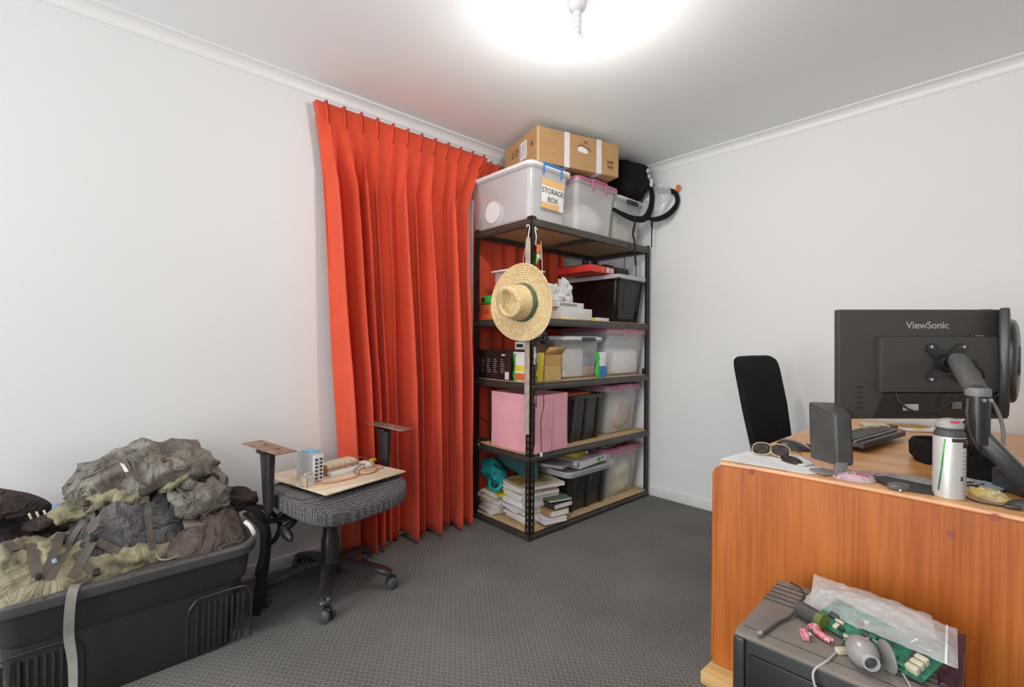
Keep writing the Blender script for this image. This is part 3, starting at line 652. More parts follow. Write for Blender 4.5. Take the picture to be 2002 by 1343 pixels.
w = MB(); w.box((0.31, -1.10, Z4 + 0.145), (0.22, 0.20, 0.29), 0.01, taper=0.92); t = thing('storage_box', 'white plastic box half hidden behind the straw hat', 'storage box', (0.31, -1.03, Z4)); w.done('tub', m_clear, t)
MB().box((0.31, -1.10, Z4 + 0.296), (0.25, 0.23, 0.012), 0.004).done('lid', m_rim, t)
t = thing('laser_level', 'bright green boxy tool with black lens on top of the orange case', 'tool', (0.12, -1.17, 1.36))
MB().box((0.135, -1.17, 1.388), (0.12, 0.07, 0.052), 0.006).done('casing', m_green, t); MB().box((0.098, -1.206, 1.388), (0.034, 0.01, 0.026), 0.003).done('lens', m_ink, t)
t = thing('tool_case', 'small orange plastic case at the left end of the shelf beside the hat', 'case', (0.14, -1.17, Z4))
MB().box((0.155, -1.165, Z4 + 0.05), (0.17, 0.10, 0.092), 0.006).done('shell', m_orange, t); MB().box((0.155, -1.217, Z4 + 0.05), (0.03, 0.006, 0.02), 0.002).done('catch', m_red, t)
tag(MB().box((0.09, -1.2, Z4 + 0.021), (0.05, 0.06, 0.04), 0.006).done('red_pouch', m_red), 'small red pouch beside the orange case', 'pouch')
w = MB(); w.box((0.49, -0.82, Z4 + 0.038), (0.13, 0.30, 0.07), 0.004); tag(w.done('white_carton', m_paper), 'long white carton at the front edge of the hat shelf', 'carton')
t = thing('white_carton', 'smaller flat white carton with grey print stacked on the long one', 'carton', (0.49, -0.86, Z4 + 0.074)); MB().box((0.48, -0.86, Z4 + 0.092), (0.11, 0.26, 0.034), 0.003).done('carton', m_paper, t)
w = MB(); w.box((0.5362, -0.88, Z4 + 0.092), (0.0014, 0.16, 0.018)); w.done('print', m_inkg, t)
for i, (x, y, z, sz, lb_) in enumerate(((0.47, -0.95, 0.155, (0.05, 0.07, 0.055), 'crumpled white plastic bag leaning behind the hat brim'), (0.48, -0.86, 0.175, (0.04, 0.05, 0.075), 'upright crumpled white packet on the stacked white cartons'))):
    w = MB(); w.blob((x, y, Z4 + z), sz, se=2.4, amp=0.05, sc=16, seed=i + 3, nu=36, nv=22); tag(w.done('crumpled_bag', m_paper), lb_, 'bag')
w = MB(); w.box((0.535, -0.56, Z4 + 0.012), (0.05, 0.15, 0.022), 0.003, rz=0.1); tag(w.done('white_packet', m_paper), 'flat white packet lying on the shelf in front of the black crate', 'packet')
w = MB(); w.box((0.545, -0.655, Z4 + 0.010), (0.03, 0.035, 0.018), 0.003); tag(w.done('yellow_box', m_yel), 'tiny yellow box beside the flat white packet', 'box')
w = MB(); w.box((0.545, -0.91, Z4 + 0.002), (0.04, 0.16, 0.003)); tag(w.done('yellow_card', m_yel), 'yellow card under the long white carton', 'card')

# ------------------------------------------------------------------ straw hat and the hanging things
HN = Vector((0.07, -0.996, -0.05)).normalized(); hx = HN.cross(Vector((0, 0, 1))).normalized() * -1; hy = HN.cross(hx) * -1
if hy.z < 0: hy = -hy
t = thing('straw_hat', 'wide-brimmed straw hat with dark green band hung on the corner post', 'hat', (0.585, -1.33, 1.34))
HM = Matrix((hx, hy, HN)).transposed().to_4x4(); HM.translation = Vector((0.597, -1.335, 1.337))
w = MB()
def brim(u, v):
    th = u * 2 * PI; r = 0.095 + (0.213 - 0.095) * v
    z = 0.012 * math.sin(2 * th + 0.6) * v ** 2 + 0.016 * v ** 2 + 0.0016 * math.sin(r * 2 * PI / 0.0125)
    return HM @ Vector((r * math.cos(th) * 1.06, r * math.sin(th), z))
w.grid(96, 40, brim, cu=True); o = w.done('brim', m_straw, t, ang=80); mo = o.modifiers.new('s', 'SOLIDIFY'); mo.thickness = 0.003
w = MB()
def crown(u, v):
    th = u * 2 * PI
    if v < 0.6:
        k = v / 0.6; r = 0.103 - 0.020 * k; z = 0.124 * k; dz = 0
        x, y = r * 1.06 * math.cos(th), r * math.sin(th)
        z += 0.012 * math.sin(th) * k - 0.006 * k * math.cos(2 * th)
    else:
        k = (v - 0.6) / 0.4; r = 0.081 * (1 - k); x, y = r * 1.06 * math.cos(th), r * math.sin(th)
        rim_ = 0.121 + 0.012 * math.sin(th) - 0.006 * math.cos(2 * th)
        tear = max(0, 1 - ((x / (0.052 - 0.38 * max(0, y + 0.01))) ** 2 + ((y + 0.002) / 0.066) ** 2))
        z = rim_ * (1 - k) + 0.118 * k + 0.006 * math.sin(PI * min(1, k * 2.5)) - 0.055 * tear ** 0.45
    return HM @ Vector((x, y, z))
w.grid(72, 44, crown, cu=True); w.done('crown', m_straw, t, ang=80)
w = MB(); w.loft([[HM @ Vector((r * 1.06 * math.cos(a * 2 * PI / 64), r * math.sin(a * 2 * PI / 64), z)) for a in range(64)] for r, z in ((0.1045, 0.004), (0.1065, 0.005), (0.1015, 0.034), (0.0985, 0.034))], False, False); w.done('hat_band', m_band, t)
w = MB(); w.ribbon([HM @ Vector(p) for p in ((0.108, -0.03, 0.012), (0.118, -0.02, 0.016), (0.122, 0.0, 0.018))], 0.006, 0.001, HN); w.done('band_tail', m_brown, t)
w = MB(); w.tube([(0.555, -1.30, 1.53), (0.557, -1.29, 1.60), (0.572, -1.28, 1.69), (0.578, -1.27, 1.735)], 0.0016, n=6); w.done('hanging_cord', m_lgrey, t)
def s_hook(lbl, p, d, cols):
    w = MB(); x, y, z = p
    w.tube([(x, y, z - 0.10), (x + 0.004, y, z - 0.05), (x + 0.003, y + d * 0.008, z - 0.015), (x, y + d * 0.004, z), (x - 0.003, y - d * 0.008, z - 0.004), (x, y - d * 0.010, z - 0.016)], 0.0026, n=8)
    tag(w.done('s_hook', cols), lbl, 'hook', None)
s_hook('white wire hook holding the grey strap on the left of the corner post', (0.575, -1.275, 1.775), 1, m_rim)
s_hook('white wire hook holding the orange keys on the right of the corner post', (0.595, -1.235, 1.765), -1, m_rim)
w = MB(); w.loft([rrect(0.036, 0.012, 0.005, z, 4, 0.588, -1.288) for z in (0.61, 0.615, 0.8, 1.0, 1.3, 1.6, 1.665)] + [rrect(0.024, 0.01, 0.004, 1.70, 4, 0.586, -1.285)])
tag(w.done('fabric_strap', mat('beige_felt', (0.42, 0.35, 0.28, 1), 0.95, var=0.15, vscale=40, bump=0.6, bscale=180)), 'long beige padded strap hanging down the front corner post behind the hat', 'strap')
t = thing('key_bunch', 'bunch of keys with an orange tag hanging beside the corner post', 'keys', (0.60, -1.22, 1.69))
MB().box((0.603, -1.218, 1.645), (0.008, 0.032, 0.048), 0.003).done('orange_tag', m_orange, t)
w = MB(); w.blob((0.606, -1.222, 1.60), (0.006, 0.011, 0.016), nu=14, nv=10); w.done('charm', m_cream, t)
for k, y in enumerate((-1.235, -1.228, -1.205)):
    w = MB(); w.box((0.604, y, 1.585 + 0.02 * k), (0.003, 0.008, 0.06 + 0.01 * k), 0.001, R=Matrix.Rotation(0.1 * k - 0.1, 3, 'X')); w.done('key', m_chrome if k else m_green, t)
w = MB(); w.tube([(0.60, -1.20, 1.69), (0.606, -1.196, 1.62), (0.606, -1.193, 1.54), (0.606, -1.19, 1.45)], 0.002, n=6); w.done('chain', m_chrome, t)
t = thing('cable', 'thin black cable hanging in front of the pink storage cube', 'cable', (0.6, -1.2, 1.1))
w = MB(); w.tube([(0.60, -1.17, 1.13), (0.605, -1.165, 1.05), (0.603, -1.17, 0.95), (0.606, -1.175, 0.84), (0.604, -1.17, 0.76), (0.606, -1.195, 0.68), (0.605, -1.19, 0.60), (0.606, -1.188, 0.50)], 0.0022, n=6); w.done('wire', m_blk, t)
MB().box((0.606, -1.188, 0.482), (0.012, 0.012, 0.022), 0.003).done('plug', m_white, t)
t = thing('cable', 'twisted black cable hanging beside the beige strap', 'cable', (0.6, -1.22, 1.1))
w = MB(); w.tube([(0.604 + 0.004 * math.sin(k * 1.7), -1.232 + 0.007 * math.cos(k * 2.3), 1.12 - k * 0.026) for k in range(15)], 0.0032, n=6, sub=4); w.done('wire', m_blk, t)
w = MB(); w.box((0.600, -1.236, 1.045), (0.006, 0.022, 0.10), 0.004); tag(w.done('white_tag', m_white), 'white plastic tag hanging on the corner post under the hat', 'tag')
w = MB(); w.blob((0.60, -1.165, 1.135), (0.02, 0.03, 0.022), amp=0.02, sc=30, nu=20, nv=12); tag(w.done('cable_knot', m_blk), 'knot of black cables just below the hat brim', 'cables')

# ------------------------------------------------------------------ third shelf
Z3 = LV[2] - 0.001
t = thing('electronics_box', 'long dark brown retail box with rows of small print on the middle shelf', 'box', (0.22, -1.17, Z3))
MB().box((0.225, -1.175, Z3 + 0.09), (0.335, 0.12, 0.178), 0.002).done('box', mat('dark_printed_card', (0.035, 0.014, 0.012, 1), 0.35, var=0.2), t)
MB().box((0.0585, -1.2355, Z3 + 0.09), (0.006, 0.0015, 0.178)).done('yellow_edge', m_yel, t)
F = frame((0.225, -1.2358, Z3 + 0.09), (1, 0, 0), (0, 0, 1))
text(['IIIIIIII I'], 0.014, F @ Matrix.Translation((0.105, 0.055, 0)), m_paper, 'print', t, bold=0.0003)
w = MB(); random.seed(5)
for cx_ in (-0.15, -0.10, -0.045, 0.02, 0.085):
    for r_ in range(7): quad(w, F, cx_ - 0.005, cx_ + 0.012 + random.random() * 0.02, 0.030 - r_ * 0.013, 0.034 - r_ * 0.013)
w.done('print', m_inkg, t)
w = MB(); quad(w, F, 0.12, 0.155, -0.085, -0.04); w.done('sticker', m_tape, t)
t = thing('small_carton', 'small brown carton with white label behind the dark retail box', 'carton', (0.4, -1.12, Z3))
MB().box((0.375, -1.05, Z3 + 0.117), (0.17, 0.11, 0.232), 0.002).done('carton', mat('plain_carton', (0.25, 0.12, 0.07, 1), 0.8, var=0.05), t)
w = MB(); w.box((0.335, -1.1056, Z3 + 0.207), (0.085, 0.0015, 0.045)); q_ = w.done('white_label', m_paper, t)
w = MB(); w.box((0.335, -1.1066, Z3 + 0.207), (0.06, 0.0012, 0.02)); w.done('print', m_ink, q_)
def pouch(name, label, cat, c, wd, h, th, rz, mats, bands):
    t = thing(name, label, cat, (c[0], c[1], c[2]), rz); w = MB()
    w.grid(24, 30, lambda u, v: Vector((wd / 2 * math.cos(u * 2 * PI) * (1 + 0.1 * math.sin(v * 9)), th / 2 * math.sin(u * 2 * PI) * math.sin(PI * min(1, 0.12 + v * 0.88)) ** 0.6, h * v + 0.002)), cu=True)
    for f in w.bm.faces:
        q = f.calc_center_median(); k = q.z / h; f.material_index = 0
        for mi, (a, b_, xa, xb) in enumerate(bands, 1):
            if a <= k <= b_ and xa <= q.x / wd <= xb: f.material_index = mi
    w.done('pouch', mats, t, world=False); return t
pouch('refill_pouch', 'green and orange refill pouch standing beside the dark retail box', 'pouch', (0.475, -1.225, Z3), 0.115, 0.17, 0.05, 0.1, [m_paper, m_green, m_orange, m_yel], [(0, 0.94, -0.6, -0.25), (0.05, 0.28, -0.25, 0.6), (0.36, 0.55, -0.25, 0.6)])
tag(MB().box((0.565, -1.175, Z3 + 0.085), (0.03, 0.07, 0.168), 0.003).done('yellow_packet', m_yel), 'upright yellow packet between the corner post and the open carton', 'packet')
t = thing('open_carton', 'small open yellowish carton with raised flap on the middle shelf', 'carton', (0.5, -1.05, Z3))
w = MB(); x0, x1, y0, y1, h = 0.43, 0.572, -1.135, -0.985, 0.155
for a in ((x0, x1, y0, y0 + 0.003), (x0, x1, y1 - 0.003, y1), (x0, x0 + 0.003, y0, y1), (x1 - 0.003, x1, y0, y1)): w.bx(*a, Z3, Z3 + h)
w.bx(x0, x1, y0, y1, Z3, Z3 + 0.003); w.done('carton', m_card2, t)
w = MB(); w.raw([(x1, y0, Z3 + h), (x1, y1, Z3 + h), (x1 + 0.02, y1 + 0.035, Z3 + h + 0.048), (x1 + 0.02, y0 + 0.02, Z3 + h + 0.045)], [(0, 1, 2, 3)]); o = w.done('flap', m_cardin, t); mo = o.modifiers.new('s', 'SOLIDIFY'); mo.thickness = 0.003
w = MB(); w.bx(x1, x1 + 0.001, y0 + 0.01, y1 - 0.004, Z3 + 0.09, Z3 + h); w.done('tape_patch', m_cardin, t)
t = box_thing('storage_box', 'clear storage box with grey clips and white papers inside on the middle shelf', 0.33, -0.735, Z3, 0.44, 0.40, 0.27, m_clear2, m_white, 0, 0.9, lidh=0.016, latch=None)
MB().box((0.553, -0.70, Z3 + 0.250), (0.012, 0.14, 0.026), 0.005).done('grey_clip', m_dgrey, t)
MB().box((0.30, -0.945, Z3 + 0.250), (0.12, 0.012, 0.026), 0.005).done('grey_clip', m_dgrey, t)
for nm, lbl, c, sz, m_ in (('paper_bundle', 'white wad of papers inside the clear box with grey clips', (0.47, -0.80, Z3 + 0.10), (0.08, 0.20, 0.18), m_paper), ('folded_packet', 'blue folded packet inside the clear box with grey clips', (0.46, -0.625, Z3 + 0.10), (0.05, 0.09, 0.06), mat('pale_blue_plastic', (0.22, 0.33, 0.62, 1), 0.5, var=0.1)), ('folded_packet', 'orange folded packet inside the clear box with grey clips', (0.46, -0.60, Z3 + 0.045), (0.06, 0.11, 0.06), mat('peach_plastic', (0.75, 0.42, 0.2, 1), 0.5, var=0.1)), ('grey_pad', 'dark grey pad at the back of the clear box with grey clips', (0.36, -0.73, Z3 + 0.20), (0.05, 0.30, 0.07), m_grey)):
    tag(MB().box(c, sz, 0.012).done(nm, m_), lbl, 'packet')
t = box_thing('storage_box', 'flat clear box under the pink-lidded row behind the open carton', 0.22, -0.90, Z3 + 0.0, 0.20, 0.16, 0.31, m_clear, m_grey, 0, 0.94, lidh=0.012)
pouch('detergent_pouch', 'blue, white and green laundry pouch in front of the clear boxes', 'pouch', (0.565, -0.585, Z3), 0.11, 0.165, 0.04, PI / 2, [m_white, m_green, m_blue], [(0, 1, -0.6, -0.30), (0, 0.45, -0.30, 0.6)])
box_thing('storage_box', 'frosted box with pink lid at the right end of the middle shelf', 0.335, -0.265, Z3, 0.475, 0.47, 0.335, m_clear, m_pink, 0, 0.86, latch=['x+'], latch_m=m_pink, latch_w=0.12, lidh=0.024, group=None)
tag(MB().box((0.37, -0.27, Z3 + 0.10), (0.34, 0.33, 0.18), 0.03).done('folded_linen', m_paper), 'pale folded linen inside the frosted box at the end of the middle shelf', 'linen')
tag(MB().box((0.56, -0.063, Z3 + 0.022), (0.02, 0.03, 0.04), 0.003).done('black_clamp', m_blk), 'tiny black clamp by the right post of the middle shelf', 'clamp')

# ------------------------------------------------------------------ second shelf
Z2 = LV[1] - 0.001
t = thing('fabric_cube', 'pink fabric storage cube on the second shelf from the floor', 'storage cube', (0.39, -1.08, Z2))


w = MB(); rings = []
for k in range(13):
    v = k / 12; z = Z2 + 0.002 + 0.335 * v
    r = rrect(0.375, 0.30, 0.012, z, 8, 0.398, -1.083)
    for p in r:
        dx_, dy_ = p.x - 0.398, p.y + 1.083
        s_ = math.sin(PI * v) * 0.012
        p.x -= math.copysign(s_, dx_) * (1 - min(1, abs(dy_) / 0.15) ** 4) * (abs(dx_) > 0.18); p.y -= math.copysign(s_, dy_) * (1 - min(1, abs(dx_) / 0.19) ** 4) * (abs(dy_) > 0.14)
        if k == 12: p.z -= 0.03 * (1 - (abs(dy_) / 0.15) ** 2) * (abs(dx_) > 0.17) + 0.022 * (1 - (abs(dx_) / 0.19) ** 2) * (abs(dy_) > 0.14)
    rings.append(r)
inner = [Vector((0.398 + (p.x - 0.398) * 0.96, -1.083 + (p.y + 1.083) * 0.96, p.z - 0.002)) for p in rings[-1]]
low = [Vector((p.x, p.y, Z2 + 0.02)) for p in inner]
w.loft(rings + [inner, low]); w.done('cube', m_pinkf, t, ang=50)
w = MB(); w.box((0.588, -1.09, Z2 + 0.15), (0.003, 0.012, 0.30), 0.001); w.done('side_seam', mat('pink_piping', (0.72, 0.40, 0.48, 1), 0.8, var=0.05), t)
t = box_thing('storage_crate', 'open black crate of magazines on the second shelf from the floor', 0.33, -0.695, Z2, 0.47, 0.38, 0.30, m_blk2, None, 0, 0.84, ribs=3, rim=0.024, cat='crate')
for i, (m_, lb_, c, sz, rz) in enumerate(((m_orange, 'orange magazine lying on top of the open black crate', (0.40, -0.74, 0.300), (0.20, 0.27, 0.012), 0.15), (m_cream, 'cream magazine lying on top of the open black crate', (0.43, -0.69, 0.285), (0.20, 0.26, 0.010), -0.05), (m_ink, 'black folder standing in the open black crate', (0.36, -0.66, 0.27), (0.21, 0.22, 0.02), 0.3))):
    tag(MB().box((c[0], c[1], Z2 + c[2] + 0.004), sz, 0.001, rz=rz).done('magazine', m_), lb_, 'magazine', 'magazines in the black crate')
box_thing('storage_box', 'frosted box with pink lid beside the black magazine crate', 0.31, -0.27, Z2, 0.475, 0.42, 0.345, m_clear, m_pink, 0, 0.86, latch=['x+'], latch_m=m_pink, latch_w=0.13, lidh=0.024, group=None)
tag(MB().blob((0.36, -0.27, Z2 + 0.13), (0.16, 0.14, 0.125), se=3.4, amp=0.04, sc=9, seed=8, nu=32, nv=20).done('cloth_bundle', mat('salmon_cloth', (0.62, 0.36, 0.28, 1), 0.9, col2=(0.5, 0.5, 0.42, 1), vscale=9)), 'pale bundle with reddish patch inside the frosted box beside the magazine crate', 'cloth bundle')
t = thing('cable_tangle', 'tangle of cables with metal plugs spilling over the left end of the shelf', 'cables', (0.14, -1.26, Z2))
random.seed(11); w = MB()
for k in range(9):
    a = random.uniform(0.08, 0.19); P = [(a, -1.20, Z2 + 0.02), (a + random.uniform(-.03, .03), -1.262, Z2 + random.uniform(0.005, 0.03)), (a + random.uniform(-.05, .05), -1.285, Z2 - random.uniform(0.0, 0.05)), (a + random.uniform(-.06, .05), -1.288, Z2 - random.uniform(0.05, 0.10))]
    w.tube(P, 0.0022, n=6)
w.tube([(0.06, -1.25, Z2 + 0.14), (0.10, -1.22, Z2 + 0.145), (0.15, -1.2, Z2 + 0.11), (0.17, -1.2, Z2 + 0.04), (0.16, -1.24, Z2 + 0.01)], 0.0025, n=6)
w.done('wires', m_blk, t)
for k in range(7):
    MB().box((random.uniform(0.07, 0.20), -1.288, Z2 - random.uniform(-0.01, 0.09)), (0.006, 0.006, 0.016), 0.001, R=Matrix.Rotation(random.uniform(-1, 1), 3, 'Y')).done('plug', m_chrome, t)
tag(MB().box((0.155, -1.235, Z2 + 0.006), (0.09, 0.03, 0.008), 0.002, rz=0.3).done('wooden_stick', m_pine), 'short wooden stick among the cables', 'stick')

# ------------------------------------------------------------------ bottom shelf
Z1 = LV[0] - 0.001
random.seed(3)
def book(name, label, cat, c, sz, rz, mc, mp, tilt=0.0, group=None, axis='Y'):
    t = thing(name, label, cat, c, 0, group); R = Matrix.Rotation(rz, 3, 'Z') @ Matrix.Rotation(tilt, 3, axis)
    C0 = Vector((c[0], c[1], c[2] + sz[2] / 2)); th = min(0.002, sz[2] * 0.15)
    w = MB(); w.box(C0 + R @ Vector((0, 0, sz[2] / 2 - th / 2)), (sz[0], sz[1], th), R=R); w.box(C0 - R @ Vector((0, 0, sz[2] / 2 - th / 2)), (sz[0], sz[1], th), R=R); w.box(C0 - R @ Vector((sz[0] / 2 - 0.001, 0, 0)), (0.002, sz[1], sz[2]), R=R); w.done('cover', mc, t)
    w = MB(); w.box(C0, (sz[0] - 0.004, sz[1] - 0.004, sz[2] - 2 * th), R=R); w.done('pages', mp, t)
    return t
z = Z1 + 0.001
g = 'books and papers in the left pile on the bottom shelf'
names = ['thin stapled paper bundle', 'cream paperback', 'grey-edged magazine', 'loose paper sheaf', 'pale exercise book', 'white notebook', 'creased magazine']
for i in range(9):
    h = random.uniform(0.010, 0.018)
    o = MB().box((0.155 + random.uniform(-.012, .02), -1.10 + random.uniform(-.02, .02), z + h / 2), (random.uniform(0.15, 0.19), random.uniform(0.20, 0.24), h), 0.0015, rz=random.uniform(-.25, .25)).done('paper_stack', [m_paper, m_tape, m_cream, m_paper][i % 4])
    tag(o, names[i % 7] + ' in the low pile nearest the curtain, ' + ['lowest of all', 'second from the bottom', 'third from the bottom', 'fourth from the bottom', 'in the middle', 'fourth from the top', 'third from the top', 'second from the top', 'topmost'][i], 'paper stack', g); z += h + 0.0008
w = MB(); w.prism([(0.13, -1.20), (0.30, -1.235), (0.37, -1.16), (0.26, -1.10), (0.15, -1.12)], z + 0.002, z + 0.005); tag(w.done('yellow_leaflet', m_yel), 'bright yellow leaflet lying across the left paper pile', 'leaflet')
z = Z1 + 0.001
hl = [('thick pale catalogue', 0.03, m_cream), ('white-covered manual', 0.016, m_paper), ('brown-spined paperback', 0.026, m_card), ('cream workbook', 0.022, m_paper), ('grey magazine', 0.012, m_tape), ('white textbook', 0.028, m_paper), ('pale textbook', 0.024, m_cream), ('lilac-edged workbook', 0.018, m_tape), ('thin orange-striped magazine', 0.007, m_orange), ('white magazine', 0.012, m_paper)]
g = 'books in the tall pile by the corner post'
for i, (nm, h, m_) in enumerate(hl):
    o = book('textbook', nm + ' in the tall pile behind the corner post, ' + ('at its foot' if i == 0 else '%s up from its foot' % ['', 'first', 'second', 'third', 'fourth', 'fifth', 'sixth', 'seventh', 'eighth', 'ninth'][i]), 'book', (0.385 + 0.006 * math.sin(i * 2) + (0.0 if i < 4 else 0.02), -1.07 + 0.01 * math.cos(i * 3), z), (0.20 + 0.01 * math.sin(i), 0.28 - (0.06 if i < 3 else 0), h), -0.12 + 0.1 * math.sin(i * 1.7), m_, m_paper, 0, g); z += h + 0.001
ztop_ = z
t = book('textbook', 'large textbook with ochre picture cover on top of the tall pile', 'book', (0.40, -1.055, z), (0.25, 0.32, 0.02), -0.25, m_cream, m_paper)
w = MB(); R = Matrix.Rotation(-0.25, 3, 'Z'); w.box(Vector((0.40, -1.055, z + 0.0207)) + R @ Vector((-0.02, -0.01, 0)), (0.16, 0.24, 0.0012), R=R); w.done('cover_picture', mat('ochre_print', (0.52, 0.38, 0.06, 1), 0.5, col2=(0.30, 0.16, 0.04, 1), vscale=22), t)
for i, (nm, c, sz, rz, m_, tl) in enumerate((('dark brown hardback', (0.50, -0.98, Z1 + 0.092), (0.15, 0.22, 0.03), 1.5, m_ink, 0.0), ('worn brown hardback', (0.505, -1.0, Z1 + 0.050), (0.14, 0.21, 0.035), 1.4, m_card, 0.0), ('dark green notebook', (0.50, -0.97, Z1 + 0.128), (0.16, 0.20, 0.012), 1.3, m_band, 0.0), ('white paperback', (0.495, -1.03, Z1 + 0.018), (0.16, 0.24, 0.026), 1.35, m_white, 0))):
    book('paperback', nm + ' in the leaning pile between the corner post and the black crate', 'book', (c[0] - 0.01, c[1], c[2]), sz, rz, m_, m_paper, 0.0, 'leaning books at the shelf edge')
w = MB(); w.box((0.570, -1.02, Z1 + 0.031), (0.003, 0.10, 0.014), rz=-0.22); tag(w.done('spine_label', m_ink), 'black lettered strip along the lowest white paperback', 'label')
t = thing('folder_sleeve', 'dark teal plastic document sleeve leaning at the back of the bottom shelf', 'folder', (0.25, -1.1, 0.25))
w = MB(); w.grid(10, 10, lambda u, v: Vector((0.10 + 0.33 * u, -1.08 + 0.06 * u - 0.03 * v, 0.30 + 0.15 * v - 0.08 * u * (1 - v) + 0.02 * math.sin(u * 4))) ); o = w.done('sleeve', m_teal2, t); mo = o.modifiers.new('s', 'SOLIDIFY'); mo.thickness = 0.004
t = thing('teal_bag', 'crumpled teal plastic bag resting on the paper pile', 'bag', (0.17, -1.15, 0.2))
w = MB(); w.blob((0.165, -1.16, 0.295), (0.10, 0.06, 0.055), se=2.6, amp=0.05, sc=10, seed=4, R=Matrix.Rotation(0.25, 3, 'Y')); w.done('bag_body', m_teal, t)
w = MB(); w.tube([(0.17, -1.2, 0.24), (0.20, -1.225, 0.215), (0.26, -1.235, 0.21), (0.29, -1.22, 0.235), (0.27, -1.20, 0.26), (0.21, -1.2, 0.262)], 0.011, n=8); w.done('handle', mat('bright_teal', (0.0, 0.42, 0.44, 1), 0.5, var=0.1), t)
t = box_thing('storage_crate', 'black crate with loose clear lid on the bottom shelf', 0.335, -0.665, Z1, 0.45, 0.42, 0.245, m_blk2, None, 0, 0.86, ribs=3, rim=0.02, cat='crate')
w = MB(); L_ = lambda zz, g_: rrect(0.50 + g_, 0.50 + g_, 0.05, zz, 6, 0.33, -0.665)
w.loft([L_(Z1 + 0.236, -0.02), L_(Z1 + 0.262, 0.0), L_(Z1 + 0.275, 0.0), L_(Z1 + 0.275, -0.01), L_(Z1 + 0.256, -0.04)]); w.done('clear_lid', mat('clear_lid_plastic', (0.7, 0.7, 0.7, 1), 0.2, alpha=0.7, var=0.05), t)
zl = Z1 + 0.277
t = thing('ring_binder', 'white ring binder lying on the clear lid of the bottom black crate', 'binder', (0.45, -0.62, zl), 0)
R = Matrix.Rotation(0.12, 3, 'Z')
w = MB(); w.box((0.42, -0.64, zl + 0.044), (0.25, 0.34, 0.003), R=R); w.box((0.42, -0.64, zl + 0.004), (0.25, 0.34, 0.003), R=R); w.box(Vector((0.42, -0.64, zl + 0.024)) + R @ Vector((0.124, 0, 0)), (0.003, 0.34, 0.043), R=R); w.done('cover', m_white, t)
w = MB(); w.box(Vector((0.42, -0.64, zl + 0.024)) + R @ Vector((0.1262, 0.06, 0)), (0.001, 0.035, 0.026), 0, R=R); w.done('green_mark', m_green, t)
w = MB(); w.box(Vector((0.42, -0.64, zl + 0.024)) + R @ Vector((0.1262, 0.11, 0.004)), (0.001, 0.022, 0.022), 0, R=R); w.done('print', m_inkg, t)
w = MB(); w.box(Vector((0.42, -0.64, zl + 0.022)) - R @ Vector((0.01, 0, 0)), (0.20, 0.30, 0.025), R=R); w.done('sheets', m_paper, t)
for nm, lbl, cat_, c, sz, rz, m_ in (('plastic_wallet', 'lilac-grey plastic wallet lying over the white binder towards the corner post', 'wallet', (0.40, -0.90, zl + 0.030), (0.26, 0.16, 0.02), 0.3, mat('lilac_wallet', (0.42, 0.38, 0.44, 1), 0.35, var=0.1)), ('yellow_book', 'yellow book lying on the white binder', 'book', (0.38, -0.66, zl + 0.060), (0.17, 0.16, 0.026), 0.2, m_yel), ('tan_book', 'tan book behind the yellow one on the binder', 'book', (0.30, -0.70, zl + 0.055), (0.12, 0.14, 0.016), 0.1, m_card2)):
    tag(MB().box(c, sz, 0.003, rz=rz).done(nm, m_), lbl, cat_)
t = thing('film_camera', 'black and silver camera on the binder beside the pink lid', 'camera', (0.44, -0.54, zl + 0.047))
MB().box((0.43, -0.55, zl + 0.072), (0.05, 0.12, 0.05), 0.006, rz=0.2).done('camera_body', m_blk, t)
w = MB(); w.cyl((0.455, -0.55, zl + 0.07), (0.49, -0.545, zl + 0.07), 0.022, n=20); w.done('lens', m_dgrey, t); MB().box((0.45, -0.60, zl + 0.060), (0.04, 0.04, 0.02), 0.003).done('silver_plate', m_chrome, t)
box_thing('storage_box', 'frosted box with pink lid at the right end of the bottom shelf', 0.31, -0.265, Z1, 0.475, 0.42, 0.345, m_clear, m_pink, 0, 0.86, latch=['x+'], latch_m=m_pink, latch_w=0.13, lidh=0.024, group=None)
tag(MB().blob((0.38, -0.26, Z1 + 0.14), (0.15, 0.14, 0.135), se=2.8, amp=0.03, sc=9, seed=12, nu=32, nv=20).done('cloth_bundle', m_cream), 'rounded cream bundle inside the frosted box on the bottom shelf', 'cloth bundle')
t = thing('tablet', 'black tablet lying on the pink lid of the bottom box', 'tablet', (0.35, -0.30, Z1 + 0.349)); MB().box((0.40, -0.33, Z1 + 0.362), (0.17, 0.24, 0.012), 0.003, rz=0.15).done('screen', m_ink, t); MB().box((0.40, -0.33, Z1 + 0.352), (0.175, 0.245, 0.007), 0.002, rz=0.15).done('back_shell', m_lgrey, t)
